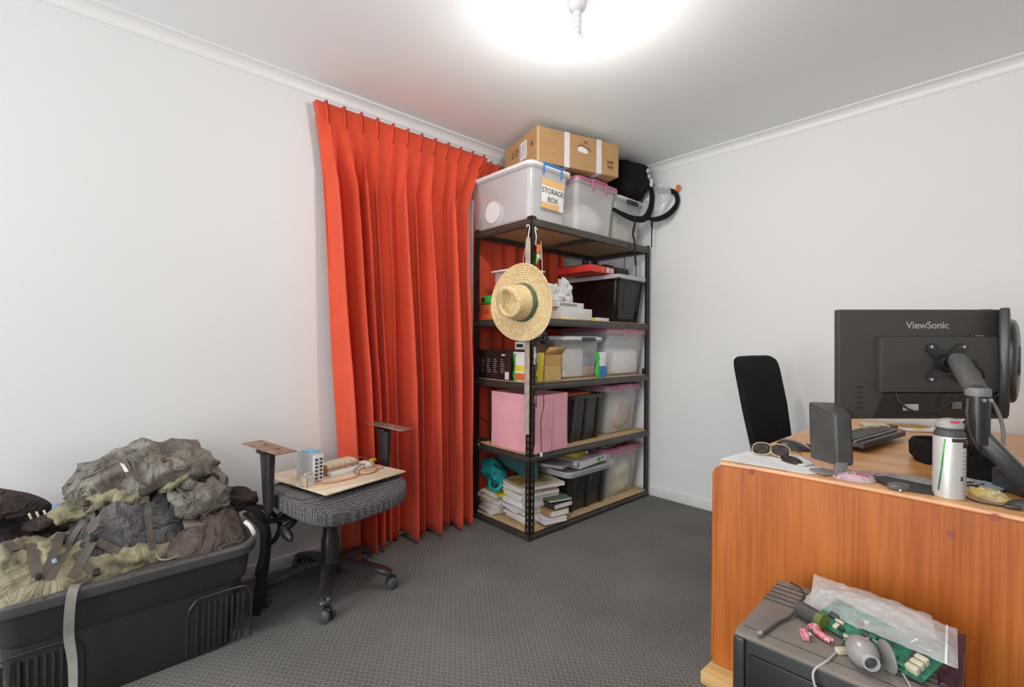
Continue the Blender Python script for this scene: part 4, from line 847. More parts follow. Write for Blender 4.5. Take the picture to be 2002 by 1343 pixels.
# ------------------------------------------------------------------ backless swivel chair
CX, CY = 0.33, -2.28; RZ = math.radians(12)
t = thing('swivel_chair', 'backless swivel chair with dotted grey seat and bare metal arm plates', 'chair', (CX, CY, 0), RZ)
Rz = Matrix.Rotation(RZ, 3, 'Z')
def L(x, y, z): v = Rz @ Vector((x, y, 0)); return Vector((CX + v.x, CY + v.y, z))
w = MB(); w.lathe([(0.036, 0.075), (0.045, 0.085), (0.046, 0.12), (0.040, 0.128)], (CX, CY, 0)); w.done('hub', m_blk2, t)
w = MB(); w.lathe([(0.041, 0.12), (0.039, 0.225), (0.033, 0.240), (0.031, 0.285), (0.020, 0.293)], (CX, CY, 0)); w.done('column_sleeve', m_blk2, t)
w = MB(); w.cyl((CX, CY, 0.285), (CX, CY, 0.40), 0.0135); w.done('gas_piston', m_chrome, t)
for k in range(5):
    a = math.radians(-26 + 72 * k); u = Vector((math.cos(a), math.sin(a), 0)); v = Vector((-u.y, u.x, 0)); C = Vector((CX, CY, 0)); rings = []
    for r, zt, hh, ww in ((0.022, 0.122, 0.055, 0.030), (0.08, 0.124, 0.042, 0.030), (0.15, 0.116, 0.030, 0.026), (0.21, 0.103, 0.024, 0.024), (0.255, 0.091, 0.022, 0.024), (0.277, 0.080, 0.018, 0.018), (0.284, 0.072, 0.008, 0.008)):
        P = C + u * r; rings.append([P + v * ww * 1.12 * sx + Vector((0, 0, zt - dz)) for sx, dz in ((-1, hh), (-1, 0.006), (-0.7, 0), (0.7, 0), (1, 0.006), (1, hh), (0.8, hh), (0.8, hh * 0.4), (-0.8, hh * 0.4), (-0.8, hh))])
    w = MB(); w.loft(rings); arm = w.done('star_leg', m_blk2, t, ang=40)
    P = C + u * 0.268; ca = a + [0.9, 0.6, 2.0, -0.5, 1.2][k]; cu = Vector((math.cos(ca), math.sin(ca), 0)); cv = Vector((-cu.y, cu.x, 0)); W0 = P + cu * 0.014
    w = MB(); w.cyl(P + Vector((0, 0, 0.05)), P + Vector((0, 0, 0.085)), 0.006, n=10)
    w.box(W0 + Vector((0, 0, 0.042)), (0.040, 0.018, 0.026), 0.006, R=Matrix.Rotation(ca, 3, 'Z')); cs = w.done('caster', m_blk, t)
    for sg in (-1, 1):
        w = MB(); ax = cv * sg; cc = W0 + Vector((0, 0, 0.026)) + ax * 0.0105; rings = []
        for q, rr in ((0, 0.024), (0.004, 0.0257), (0.012, 0.0255), (0.016, 0.021), (0.019, 0.012), (0.020, 0.004)):
            rings.append([cc + ax * q + cu * math.cos(j * PI / 14) * rr + Vector((0, 0, math.sin(j * PI / 14) * rr)) for j in range(28)])
        w.loft(rings).done('wheel', m_dgrey, cs)
w = MB(); w.box(L(0.02, 0, 0.398), (0.20, 0.16, 0.03), 0.008, R=Rz); w.box(L(0.02, 0, 0.385), (0.06, 0.50, 0.010), 0.003, R=Rz); w.done('seat_mechanism', m_blk, t)
# seat pan: thick cushion with a rolled front
w = MB()
def seat(u, v):
    th = u * 2 * PI; ph = (v - 0.5) * PI; sp = lambda q, e: math.copysign(abs(q) ** (2 / e), q)
    if v in (0.0, 1.0): th = 0
    cx = sp(math.cos(th), 3.6) * sp(math.cos(ph), 3.2); cy = sp(math.sin(th), 3.6) * sp(math.cos(ph), 3.2); cz = sp(math.sin(ph), 2.4)
    wd = 0.262 - 0.02 * max(0, -cx) + 0.01 * cx
    x, y, z = cx * 0.255 + 0.045, cy * wd, cz * 0.045
    z += -0.030 * max(0, cx - 0.45) ** 1.5 * 2.2 - 0.012 * max(0, cz) * (1 - min(1, cy * cy)) * (1 - min(1, cx * cx)) + 0.022 * (abs(cy) ** 3) * (cz > 0)
    z -= 0.012 * (cz < 0) * (cx + 1)
    return L(x, y, 0.452 + z)
w.grid(80, 40, seat, cu=True); st = w.done('seat', m_seat, t, ang=80)
for sg in (-1, 1):
    w = MB(); y = sg * 0.295; rings = []
    for z, wx, wy, x in ((0.43, 0.020, 0.012, 0.02), (0.47, 0.026, 0.014, 0.02), (0.60, 0.034, 0.017, 0.015), (0.668, 0.040, 0.019, 0.012), (0.672, 0.036, 0.016, 0.012)):
        c = L(x, y, z); rings.append([c + Rz @ Vector((math.copysign(abs(math.cos(q)) ** 0.6, math.cos(q)) * wx, math.copysign(abs(math.sin(q)) ** 0.6, math.sin(q)) * wy, 0)) for q in [k * PI / 12 for k in range(24)]])
    w.loft(rings).done('arm_post', m_blk2, t)
    w = MB(); w.box(L(0.0, y, 0.672), (0.07, 0.05, 0.018), 0.006, R=Rz); w.done('arm_collar', m_blk, t)
    w = MB(); rr = Rz @ Matrix.Rotation(0.03, 3, 'Y'); w.box(L(0.035, y + sg * 0.008, 0.694), (0.27, 0.082, 0.004), 0.0015, R=rr); o = w.done('arm_plate', mat('rusty_plate', (0.30, 0.19, 0.135, 1), 0.55, metal=0.35, var=0.25, vscale=22), t)
    for q in (-0.045, 0.06): MB().cyl(L(0.035 + q, y, 0.6955 + 0.001 - q * 0.03), L(0.035 + q, y, 0.6985 - q * 0.03), 0.006, n=12).done('screw_hole', m_brown, o)
    w = MB(); w.tube([L(0.02, y, 0.45), L(0.02, y, 0.405), L(0.02, y - sg * 0.03, 0.388), L(0.02, y - sg * 0.16, 0.385)], 0.011, n=8); w.done('arm_bracket', m_blk, t)
    if sg < 0:
        w = MB(); w.cyl(L(-0.06, y, 0.40), L(0.02, y - 0.0, 0.385), 0.006, n=8); w.blob(L(0.13, y + 0.015, 0.365), (0.045, 0.016, 0.022), R=Rz @ Matrix.Rotation(0.4, 3, 'Y'), nu=20, nv=12); w.done('lever', m_blk, t)
# things on the seat
ZS = 0.5
R2 = Matrix.Rotation(math.radians(13.5), 3, 'Z'); BC = Vector((0.325, -2.25, 0.5085))
def B(x, y, z): return BC + R2 @ Vector((x, y, 0)) + Vector((0, 0, z))
w = MB(); w.box(B(0, 0, 0), (0.455, 0.425, 0.006), 0.0006, R=R2)
tag(w.done('plywood_board', m_ply), 'thin square plywood board lying on the swivel chair seat', 'board')
z0 = 0.003
t = thing('power_supply', 'grey upright power supply block with blue top standing on the plywood board', 'power supply', B(-0.01, -0.115, z0)); 
w = MB(); w.box(B(-0.02, -0.125, z0 + 0.062), (0.12, 0.050, 0.122), 0.003, R=R2); w.done('housing', m_lgrey, t)
w = MB(); w.box(B(-0.01, -0.125, z0 + 0.125), (0.075, 0.046, 0.006), 0.002, R=R2); w.done('blue_cover', mat('sky_blue_cover', (0.16, 0.50, 0.66, 1), 0.4, var=0.05), t)
w = MB(); w.box(B(0.043, -0.125, z0 + 0.060), (0.010, 0.048, 0.112), 0.002, R=R2); w.done('terminal_face', m_white, t)
for k in range(6):
    for s_ in (-1, 1): MB().box(B(0.049, -0.125 + s_ * 0.011, z0 + 0.016 + k * 0.016), (0.003, 0.013, 0.009), 0.001, R=R2).done('terminal', m_ink if k % 2 else m_dgrey, t)
t = thing('terminal_block', 'small clear and brass terminal block at the left corner of the board', 'terminal block', B(0.05, -0.19, z0))
w = MB(); w.box(B(0.065, -0.19, z0 + 0.022), (0.045, 0.040, 0.040), 0.003, R=R2); w.done('block', m_clear, t); w = MB(); w.box(B(0.065, -0.205, z0 + 0.022), (0.046, 0.006, 0.042), 0.001, R=R2); w.done('side_plate', m_card, t)
for k in range(3): MB().cyl(B(0.055, -0.195 + k * 0.013, z0 + 0.044), B(0.055, -0.195 + k * 0.013, z0 + 0.052), 0.004, n=10).done('screw', m_cream, t)
t = thing('relay_row', 'row of cream relays with orange trim on the back of the board', 'relay', B(-0.07, 0.07, z0))
for k in range(5):
    w = MB(); w.box(B(-0.035, -0.035 + k * 0.034, z0 + 0.024), (0.075, 0.031, 0.046), 0.002, R=R2 ); w.done('relay', m_cream, t)
w = MB(); w.box(B(0.006, 0.03, z0 + 0.030), (0.008, 0.17, 0.008), 0.002, R=R2); w.box(B(-0.035, -0.055, z0 + 0.022), (0.07, 0.006, 0.044), 0.002, R=R2); w.done('orange_trim', mat('dull_orange', (0.55, 0.20, 0.10, 1), 0.5, var=0.1), t)
w = MB(); w.box(B(0.02, 0.035, z0 + 0.009), (0.03, 0.18, 0.017), 0.002, R=R2); w.done('rail', m_white, t)
MB().box(B(0.0, 0.16, z0 + 0.010), (0.07, 0.05, 0.018), 0.002, R=R2).done('socket', m_paper, t)
m_wire = mat('orange_wire', (0.62, 0.15, 0.03, 1), 0.4, var=0.05); m_wireb = mat('brown_wire', (0.22, 0.08, 0.02, 1), 0.4, var=0.05)
w = MB(); w.tube([B(*p) for p in ((0.06, -0.155, z0 + 0.02), (0.10, -0.14, z0 + 0.004), (0.13, -0.06, z0 + 0.004), (0.12, 0.03, z0 + 0.004), (0.06, 0.075, z0 + 0.004), (0.03, 0.14, z0 + 0.006), (0.05, 0.20, z0 + 0.004), (0.10, 0.19, z0 + 0.004), (0.115, 0.12, z0 + 0.006), (0.09, 0.09, z0 + 0.008), (0.06, 0.12, z0 + 0.008), (0.07, 0.16, z0 + 0.006))], 0.0019, n=6)
tag(w.done('wire', m_wire), 'orange wire running along the front of the board from the grey block', 'wire')
w = MB(); w.tube([B(*p) for p in ((0.0, 0.10, z0 + 0.05), (0.03, 0.13, z0 + 0.05), (0.08, 0.155, z0 + 0.012), (0.125, 0.13, z0 + 0.004), (0.135, 0.07, z0 + 0.004), (0.10, 0.035, z0 + 0.004), (0.05, 0.06, z0 + 0.01), (0.03, 0.12, z0 + 0.02), (0.01, 0.2, z0 + 0.006), (-0.02, 0.225, z0 + 0.008))], 0.0019, n=6)
tag(w.done('wire', m_wireb), 'brown looped wire running from the relays to the yellow connector', 'wire')
w = MB(); w.tube([B(-0.03, 0.05, z0 + 0.05), B(-0.045, 0.06, z0 + 0.078), B(-0.05, 0.09, z0 + 0.07), B(-0.03, 0.11, z0 + 0.05)], 0.0016, n=6); tag(w.done('wire', m_wire), 'short orange wire loop above the relays', 'wire')
w = MB(); w.box(B(-0.03, 0.232, z0 + 0.010), (0.022, 0.036, 0.016), 0.005, R=R2); tag(w.done('connector', m_yel), 'yellow connector on the right edge of the plywood board', 'connector')
w = MB(); w.tube([(0.018, -2.11, 0.50), (0.02, -2.17, 0.505), (0.021, -2.26, 0.505), (0.02, -2.33, 0.50)], 0.003, n=6)

# ------------------------------------------------------------------ big tub
TX0, TX1, TY0, TY1, TH = 0.035, 0.562, -3.345, -2.632, 0.385
t = thing('storage_tub', 'large dark grey plastic storage tub with grey lid piled with backpacks', 'tub', ((TX0 + TX1) / 2, (TY0 + TY1) / 2, 0), math.radians(1.2))
dx, dy = TX1 - TX0, TY1 - TY0; n = 8
w = MB(); S_ = lambda kx, ky, z, r=0.06: rrect(dx - kx, dy - ky, r, z, n)
w.loft([S_(0.13, 0.15, 0.0), S_(0.12, 0.14, 0.01), S_(0.085, 0.10, 0.16), S_(0.075, 0.085, 0.235), S_(0.055, 0.06, 0.25), S_(0.035, 0.04, 0.345), S_(0.05, 0.055, 0.345), S_(0.13, 0.14, 0.02)]); w.done('tub_body', m_tub, t, world=False, ang=28)
w = MB(); w.loft([S_(0.03, 0.03, 0.338, 0.07), S_(0.006, 0.006, 0.340, 0.08), S_(0.0, 0.0, 0.352, 0.08), S_(0.0, 0.0, 0.368, 0.08), S_(0.012, 0.012, 0.376, 0.075), S_(0.035, 0.035, 0.377, 0.07), S_(0.06, 0.06, 0.366, 0.06), S_(0.10, 0.10, 0.366, 0.05)]); w.done('lid', m_lid, t, world=False, ang=28)
for yc in (0.235, -0.235):   # embossed panels with upright ribs on the long front face
    w = MB()
    fx = lambda z: dx / 2 - 0.0625 + (z / 0.235) * 0.0265
    for k in range(9): w.box((fx(0.105) + 0.002, yc - 0.072 + k * 0.018, 0.105), (0.010, 0.008, 0.18), 0.003, R=Matrix.Rotation(0.11, 3, 'Y'))
    P = [(yc - 0.10, 0.01), (yc - 0.10, 0.16), (yc - 0.085, 0.20), (yc - 0.06, 0.215), (yc + 0.06, 0.215), (yc + 0.085, 0.20), (yc + 0.10, 0.16), (yc + 0.10, 0.01)]
    w.tube([(fx(z) + 0.002, y, z) for y, z in P], 0.004, n=6, sub=3)
    w.done('rib_panel', m_tub, t, world=False)
w = MB()
for k in range(5): w.box((dx / 2 - 0.016, -0.22 + k * 0.10, 0.3735), (0.03, 0.006, 0.004), 0.001)
w.done('lid_notch', m_lid, t, world=False)
ZT = 0.3675

# ------------------------------------------------------------------ backpacks on the tub
pk = thing('hiking_backpack', 'olive camouflage hiking backpack with grey lid lying on the dark tub', 'backpack', (0.34, -3.0, ZT))
w = MB(); w.cushion((0.335, -3.10, ZT), (0.19, 0.345), 0.165, math.radians(17), se=2.8, p=2.4, q=0.6, amp=0.04, sc=8, seed=2, nr=70, na=190, hf=lambda x, y: 0.78 + 0.3 * (y * 0.6 + 0.2 * math.sin(y * 5)) - 0.1 * x)
body = w.done('body', m_olive, pk, ang=75)
w = MB(); w.cushion((0.35, -2.995, ZT + 0.02), (0.125, 0.215), 0.195, math.radians(15), se=2.3, p=2.2, q=0.6, amp=0.07, sc=10, seed=5, nr=50, na=120, hf=lambda x, y: 0.86 + 0.12 * y)
front = w.done('front_pocket', m_packnavy, pk, ang=75)
w = MB(); w.cushion((0.43, -3.27, ZT), (0.12, 0.16), 0.14, math.radians(10), se=2.6, p=2.2, q=0.6, amp=0.03, sc=12, seed=9, nr=40, na=90)
side = w.done('base_pocket', m_olive, pk, ang=75)
# lid: big slumped grey hood over the top
w = MB(); w.blob((0.27, -2.94, 0.635), (0.105, 0.205, 0.085), R=Matrix.Rotation(0.16, 3, 'X') @ Matrix.Rotation(0.1, 3, 'Y'), se=2.5, amp=0.075, sc=7, seed=21, nu=110, nv=60)
w.blob((0.27, -3.055, 0.615), (0.085, 0.10, 0.05), R=Matrix.Rotation(0.45, 3, 'X'), se=2.5, amp=0.04, sc=10, seed=23, nu=70, nv=36)
hood = w.done('lid', m_packgrey, pk, ang=75)
w = MB(); w.blob((0.31, -3.09, 0.568), (0.07, 0.115, 0.032), R=Matrix.Rotation(0.32, 3, 'X'), se=2.6, amp=0.03, sc=12, seed=25, nu=70, nv=30); w.blob((0.35, -2.995, 0.562), (0.04, 0.055, 0.032), R=Matrix.Rotation(-0.15, 3, 'X'), se=2.5, amp=0.03, sc=14, seed=27, nu=48, nv=26); w.blob((0.36, -2.865, 0.60), (0.03, 0.05, 0.016), R=Matrix.Rotation(0.55, 3, 'X'), amp=0.02, sc=14, seed=28, nu=40, nv=20)
flap = w.done('lid_edge', m_olive, pk, ang=75)
w = MB()   # floppy collar with its dark mouth
def collar(u, v):
    th = u * 2 * PI; a = v * 2 * PI
    r0 = 0.022 * (1 + 0.25 * math.sin(3 * th)); c = Vector((math.cos(th) * 0.045, math.sin(th) * 0.075, 0)); nrm = Vector((math.cos(th), math.sin(th), 0))
    p = c + nrm * r0 * math.cos(a) + Vector((0, 0, 0.040 * math.sin(a)))
    p += p.normalized() * 0.016 * noise.noise(p * 26 + Vector((3, 1, 5)))
    p = Matrix.Rotation(-0.5, 3, 'X') @ (Matrix.Rotation(0.75, 3, 'Y') @ p)
    return p + Vector((0.33, -2.79, 0.585))
w.grid(80, 24, collar, cu=True); col_ = w.done('collar', m_packgrey, pk, ang=75)
w = MB(); w.blob((0.325, -2.79, 0.58), (0.04, 0.06, 0.03), amp=0.03, sc=20, seed=3, nu=40, nv=20); w.done('collar_mouth', m_packbrown, pk, ang=75)
w = MB(); w.blob((0.33, -2.80, 0.515), (0.10, 0.11, 0.07), se=2.4, amp=0.04, sc=9, seed=31, nu=70, nv=36); col2 = w.done('collar_skirt', m_packgrey, pk, ang=75)
bv = bvh_of([body, front, side, hood, flap, col_, col2])
def straps(name, items, m, parent, bvh=None):
    for pix, wd in items:
        w = MB(); strap(w, bvh or bv, pix, wd, 0.004, 0.0014)
        if len(w.bm.verts): w.done(name, m, parent)
straps('compression_strap', [
    ([(172, 985), (176, 1010), (184, 1040)], 0.026), ([(182, 1058), (165, 1090), (140, 1130)], 0.026), ([(170, 1010), (145, 1050), (112, 1100), (95, 1135)], 0.020),
    ([(290, 985), (288, 1010), (292, 1050), (298, 1073)], 0.020), ([(60, 1065), (66, 1100), (74, 1125)], 0.026), ([(150, 1080), (170, 1110), (190, 1122)], 0.020),
    ([(188, 1058), (210, 1068), (232, 1078)], 0.022), ([(118, 1045), (108, 1075), (85, 1128)], 0.022), ([(0, 1052), (15, 1065), (32, 1078)], 0.024),
    ([(243, 882), (248, 905), (262, 935), (290, 952)], 0.007), ([(258, 880), (262, 920), (268, 938)], 0.010), ([(100, 960), (150, 940), (205, 915)], 0.010), ([(330, 892), (334, 915), (340, 945), (365, 975), (400, 985)], 0.008)], m_web, pk)
for px, py, m_, sz in ((182, 1052, m_blk, 0.018), (170, 985, m_blk, 0.016), (188, 1120, m_blk, 0.018), (105, 1098, mat('pale_blue_buckle', (0.35, 0.55, 0.75, 1), 0.3, var=0.05), 0.011), (385, 1010, m_blk, 0.018), (320, 900, m_brown, 0.014), (75, 1128, m_blk, 0.014), (208, 985, m_blk, 0.014)):
    r = on(bv, px, py, 0.004)
    if r: MB().box(r[0], (sz, sz * 1.3, sz * 0.6), sz * 0.2, R=r[1].to_track_quat('Z', 'Y').to_matrix()).done('buckle', m_, pk)
r = on(bv, 243, 915, 0.003)
if r: MB().box(r[0], (0.010, 0.05, 0.002), 0.0, R=r[1].to_track_quat('Z', 'Y').to_matrix() @ Matrix.Rotation(0.2, 3, 'Z')).done('white_label', m_white, pk)
w = MB()
for k in range(9): w.tube([(0.462 - k * 0.003, -3.015 + k * 0.012, ZT + 0.012), (0.474 - k * 0.003, -3.012 + k * 0.012, ZT + 0.022), (0.482 - k * 0.003, -3.005 + k * 0.012, ZT + 0.008)], 0.003, n=6, sub=3)
w.done('striped_cord', m_rim, pk)
w = MB(); w.ribbon([(0.46, -3.03, ZT + 0.016), (0.49, -3.09, ZT + 0.018), (0.53, -3.13, ZT + 0.014), (0.571, -3.142, ZT + 0.008), (0.579, -3.148, 0.33), (0.574, -3.15, 0.25), (0.570, -3.142, 0.17), (0.566, -3.14, 0.09), (0.566, -3.14, 0.03)], 0.024, 0.001, [(0, 0, 1), (0.3, 0, 1), (1, 0, 0.3), (1, 0, 0), (1, -0.6, 0), (1, -0.9, 0)])
w.done('loose_strap', m_webg, pk)
# second, brown pack to the right
pb = thing('brown_backpack', 'dark brown mesh backpack at the right end of the dark tub lid', 'backpack', (0.3, -2.75, ZT))
w = MB(); w.cushion((0.325, -2.775, ZT), (0.19, 0.135), 0.11, math.radians(-6), se=4.5, p=3.2, q=0.6, amp=0.03, sc=9, seed=41, nr=44, na=110, hf=lambda x, y: 0.95 - 0.30 * x + 0.15 * y); bb = w.done('body', m_mesh, pb, ang=70)
w = MB(); w.blob((0.24, -2.67, ZT + 0.095), (0.10, 0.10, 0.035), R=Matrix.Rotation(-0.12, 3, 'X'), se=2.6, amp=0.035, sc=10, seed=43, nu=60, nv=30); tp = w.done('padded_top', m_packbrown, pb, ang=75)
w = MB(); w.box((0.42, -2.80, ZT + 0.085), (0.05, 0.10, 0.012), 0.004, R=Matrix.Rotation(0.35, 3, 'Y') @ Matrix.Rotation(-0.1, 3, 'X')); w.done('pocket_flap', mat('lighter_brown_nylon', (0.22, 0.17, 0.15, 1), 0.6, var=0.1, bump=0.3), pb)
MB().blob((0.35, -2.745, ZT + 0.112), (0.016, 0.022, 0.010), nu=18, nv=10).done('blue_tab', m_blue, pb)
bv2 = bvh_of([bb, tp])
straps('seam_strap', [([(480, 1000), (490, 1020), (475, 1050), (460, 1070)], 0.010), ([(400, 1100), (440, 1062), (470, 1058)], 0.008)], m_web, pb, bv2)
w = MB(); w.ribbon([(0.40, -2.765, ZT + 0.10), (0.43, -2.83, ZT + 0.07), (0.455, -2.90, ZT + 0.03), (0.47, -2.93, ZT + 0.012)], 0.024, 0.0016, [(1, 0, 1), (1, 0, 1)]); w.done('side_strap', m_web, pb)
w = MB(); w.tube([(0.47, -2.935, ZT + 0.03), (0.485, -2.925, ZT + 0.008), (0.50, -2.90, ZT + 0.006), (0.495, -2.87, ZT + 0.008)], 0.003, n=6); w.done('wire_loop', m_webg, pb)
w = MB(); w.tube([(0.445, -2.655, ZT + 0.055), (0.47, -2.645, ZT + 0.045), (0.48, -2.635, ZT + 0.02), (0.465, -2.63, ZT + 0.0)], 0.008, n=8); w.done('white_loop', m_rim, pb)
for nm, P, wd in (('hanging_strap', [(0.30, -2.66, ZT + 0.085), (0.37, -2.60, ZT + 0.065), (0.42, -2.575, ZT + 0.0), (0.42, -2.578, 0.26), (0.40, -2.585, 0.16), (0.375, -2.59, 0.06), (0.36, -2.60, 0.008)], 0.040),
                  ('hanging_strap', [(0.38, -2.64, ZT + 0.07), (0.45, -2.60, ZT + 0.02), (0.47, -2.60, 0.30), (0.455, -2.612, 0.22), (0.43, -2.60, 0.20), (0.415, -2.58, 0.23)], 0.022),
                  ('hanging_strap', [(0.25, -2.62, ZT + 0.07), (0.30, -2.54, ZT + 0.04), (0.345, -2.50, ZT - 0.02), (0.37, -2.525, 0.30), (0.40, -2.57, 0.29)], 0.020)):
    w = MB(); w.ribbon(P, wd, 0.003, [(0, 0, 1), (0.8, 0.5, 0.2), (1, -0.3, 0), (1, -0.3, 0)]); w.done(nm, m_webb, pb)
for c in ((0.345, -2.475, ZT + 0.03), (0.42, -2.49, ZT - 0.01)):
    w = MB(); w.blob(c, (0.018, 0.042, 0.014), R=Matrix.Rotation(0.5, 3, 'X'), nu=18, nv=10); w.done('side_release_buckle', m_blk, pb)
# third pack: dark padded harness at the left
pc = thing('padded_harness', 'dark brown padded backpack harness rising at the left edge of the tub', 'backpack', (0.25, -3.3, ZT))
w = MB(); w.cushion((0.22, -3.30, ZT), (0.16, 0.26), 0.19, 0.1, se=3, p=2.3, q=0.6, amp=0.03, sc=8, seed=51, nr=40, na=100, hf=lambda x, y: 0.9 - 0.35 * y - 0.1 * x); w.done('back_panel', m_packbrown, pc, ang=75)
w = MB(); w.blob((0.25, -3.35, 0.61), (0.06, 0.165, 0.038), R=Matrix.Rotation(-0.42, 3, 'X') , se=3.0, amp=0.012, sc=10, seed=53, nu=60, nv=30); w.done('shoulder_pad', m_packbrown, pc, ang=75)
w = MB(); w.blob((0.30, -3.16, 0.535), (0.05, 0.11, 0.022), R=Matrix.Rotation(0.22, 3, 'X'), se=2.6, amp=0.03, sc=14, seed=55, nu=50, nv=24); w.done('hip_pad', m_packbrown, pc, ang=75)
for k in range(3): MB().box((0.315, -3.243 + k * 0.017, 0.552 + 0.001 * k), (0.006, 0.006, 0.022), 0.002, R=Matrix.Rotation(0.3, 3, 'X')).done('pale_bar_tack', m_cream, pc)
MB().box((0.31, -3.18, 0.567), (0.02, 0.026, 0.014), 0.004).done('blue_buckle', mat('blue_grey_buckle', (0.2, 0.33, 0.5, 1), 0.4, var=0.05), pc)
# ------------------------------------------------------------------ office chair behind the desk
t = thing('office_chair', 'black office chair with tall backrest standing beside the desk near the wall', 'chair', (1.62, -0.56, 0))
ch = lambda y, z, o=0: Vector((1.515 + (1.06 - z) * 0.20 + 0.02 * math.cos((y + 0.555) * 7) * 0 - 0.03 * (1 - ((y + 0.535) / 0.28) ** 2) + o, y, z))
w = MB(); rings = []
prof = []
for k in range(40):
    a = k / 40 * 2 * PI; e = 9.0
    yy = math.copysign(abs(math.cos(a)) ** (2 / e), math.cos(a)); zz = math.copysign(abs(math.sin(a)) ** (2 / 9.0), math.sin(a)); prof.append((yy, zz))
for s_, o in ((0.0, -0.010), (0.6, -0.014), (0.97, -0.012), (1.0, 0.0), (0.97, 0.016), (0.6, 0.018), (0.0, 0.016)):
    ring = []
    for yy, zz in prof:
        z = 0.80 + zz * s_ * 0.258; y = -0.535 + yy * s_ * (0.272 - 0.035 * max(0, (0.75 - z)) / 0.2); ring.append(ch(y, z, o))
    rings.append(ring)
w.loft(rings); w.done('backrest', m_blkr, t, ang=60)
w = MB(); w.tube([(1.615, -0.555, 0.60), (1.645, -0.555, 0.48), (1.68, -0.555, 0.43), (1.76, -0.555, 0.425)], 0.018); w.done('back_stem', m_blk2, t)
w = MB(); w.blob((1.80, -0.555, 0.465), (0.23, 0.235, 0.04), se=4, nu=40, nv=20); w.done('seat', m_blkr, t)
w = MB(); w.cyl((1.80, -0.555, 0.10), (1.80, -0.555, 0.43), 0.025); w.done('column', m_blk2, t)
for k in range(5):
    a = 0.3 + k * 2 * PI / 5; u = Vector((math.cos(a), math.sin(a), 0)); C = Vector((1.80, -0.555, 0))
    w = MB(); w.tube([C + Vector((0, 0, 0.11)), C + u * 0.15 + Vector((0, 0, 0.10)), C + u * 0.27 + Vector((0, 0, 0.065))], lambda f: 0.02 - 0.006 * f); lg = w.done('star_leg', m_blk2, t)
    v = Vector((-u.y, u.x, 0)); w = MB(); w.cyl(C + u * 0.27 + v * 0.018 + Vector((0, 0, 0.0255)), C + u * 0.27 - v * 0.018 + Vector((0, 0, 0.0255)), 0.025); w.done('wheel', m_blk, lg)

# ------------------------------------------------------------------ desk
DZ = 0.72
t = thing('desk', 'large cherry veneer desk with a full-height front panel facing the room', 'desk', (2.5, -0.8, 0))
front = [(1.772, -1.525), (1.79, -1.523), (1.85, -1.513), (1.91, -1.505), (2.04, -1.497), (2.17, -1.493), (2.31, -1.495), (2.395, -1.500), (2.48, -1.508), (2.7, -1.535), (2.95, -1.56)]
outl = front + [(3.2, -1.56), (3.2, -0.03), (1.772, -0.03)]
w = MB(); b0 = [Vector((x, y, DZ - 0.026)) for x, y in outl]; b1 = [Vector((x, y, DZ)) for x, y in outl]
w.loft([b0, b1]); top = w.done('desktop', m_desktop_lit, t, ang=30)
w = MB(); w.tube([(x, y - 0.001, DZ - 0.0065) for x, y in front], 0.0066, n=10, sub=3); w.done('front_edging', m_deskedge, t)
# front panel standing just proud, top corner rounded, following the gentle bow
w = MB(); N_ = 46; xs = [1.752 + (3.2 - 1.752) * (k / (N_ - 1)) ** 1.5 for k in range(N_)]
def fy(x):
    for (a, ya), (b_, yb) in zip(front, front[1:]):
        if a <= x <= b_: return ya + (yb - ya) * (x - a) / (b_ - a)
    return front[0][1] if x < front[0][0] else front[-1][1]
rings = []
for x in xs:
    q = x - 1.752; r = 0.03; zt = DZ - 0.011 - (r - math.sqrt(max(0, r * r - (r - q) ** 2)) if q < r else 0); zb = 0.042 + (0.02 - math.sqrt(max(0, 0.0004 - (0.02 - q) ** 2)) if q < 0.02 else 0)
    y = min(fy(x), -1.49) - 0.004; rings.append([Vector((x, y - 0.016, zb)), Vector((x, y - 0.016, zt)), Vector((x, y, zt)), Vector((x, y, zb))])
w.loft(rings); pn = w.done('front_panel', m_desk, t, ang=20)
for px, py in ((1472, 921), (1944, 1010), (1860, 1043)):
    p = at(px, py, 'y', -1.515); p.y = min(fy(p.x), -1.49) - 0.0205
    w = MB(); w.cyl(p + Vector((0, -0.0015, 0)), p, 0.0085, n=16); w.done('screw_cap', m_desk if False else mat('reddish_cap', (0.36, 0.07, 0.035, 1), 0.45, var=0.1) if 'reddish_cap' not in bpy.data.materials else bpy.data.materials['reddish_cap'], t)
w = MB(); w.bx(3.17, 3.195, -1.45, -0.05, 0.0, DZ - 0.027); w.bx(1.80, 3.17, -0.05, -0.035, 0.25, DZ - 0.027); w.bx(2.6, 2.62, -1.45, -0.06, 0.02, DZ - 0.027); w.done('inner_panel', m_desk, t)
tag(MB().bx(1.749, 3.2, -1.616, -1.43, 0.0, 0.040, 0.003).done('pine_board', m_pine), 'raw pine board on the carpet carrying the desk front panel', 'board')
z = DZ + 0.0008
def flat(name, lbl, cat_, poly, z0, h, m_, group=None, curl=0):
    w = MB(); w.prism(poly, z0, z0 + h); o = w.done(name, m_); return tag(o, lbl, cat_, group)
flat('paper_sheet', 'large white paper sheet overhanging the rounded front corner of the desk', 'paper', [(1.757, -1.50), (1.775, -1.30), (1.90, -1.335), (2.02, -1.37), (2.045, -1.44), (2.02, -1.482), (1.90, -1.492)], z, 0.0015, m_paper)
flat('paper_sheet', 'second white sheet lying askew on the corner of the desk, on top of the first', 'paper', [(1.80, -1.505), (1.785, -1.38), (1.86, -1.40), (1.945, -1.435), (1.965, -1.495)], z + 0.002, 0.001, m_white)
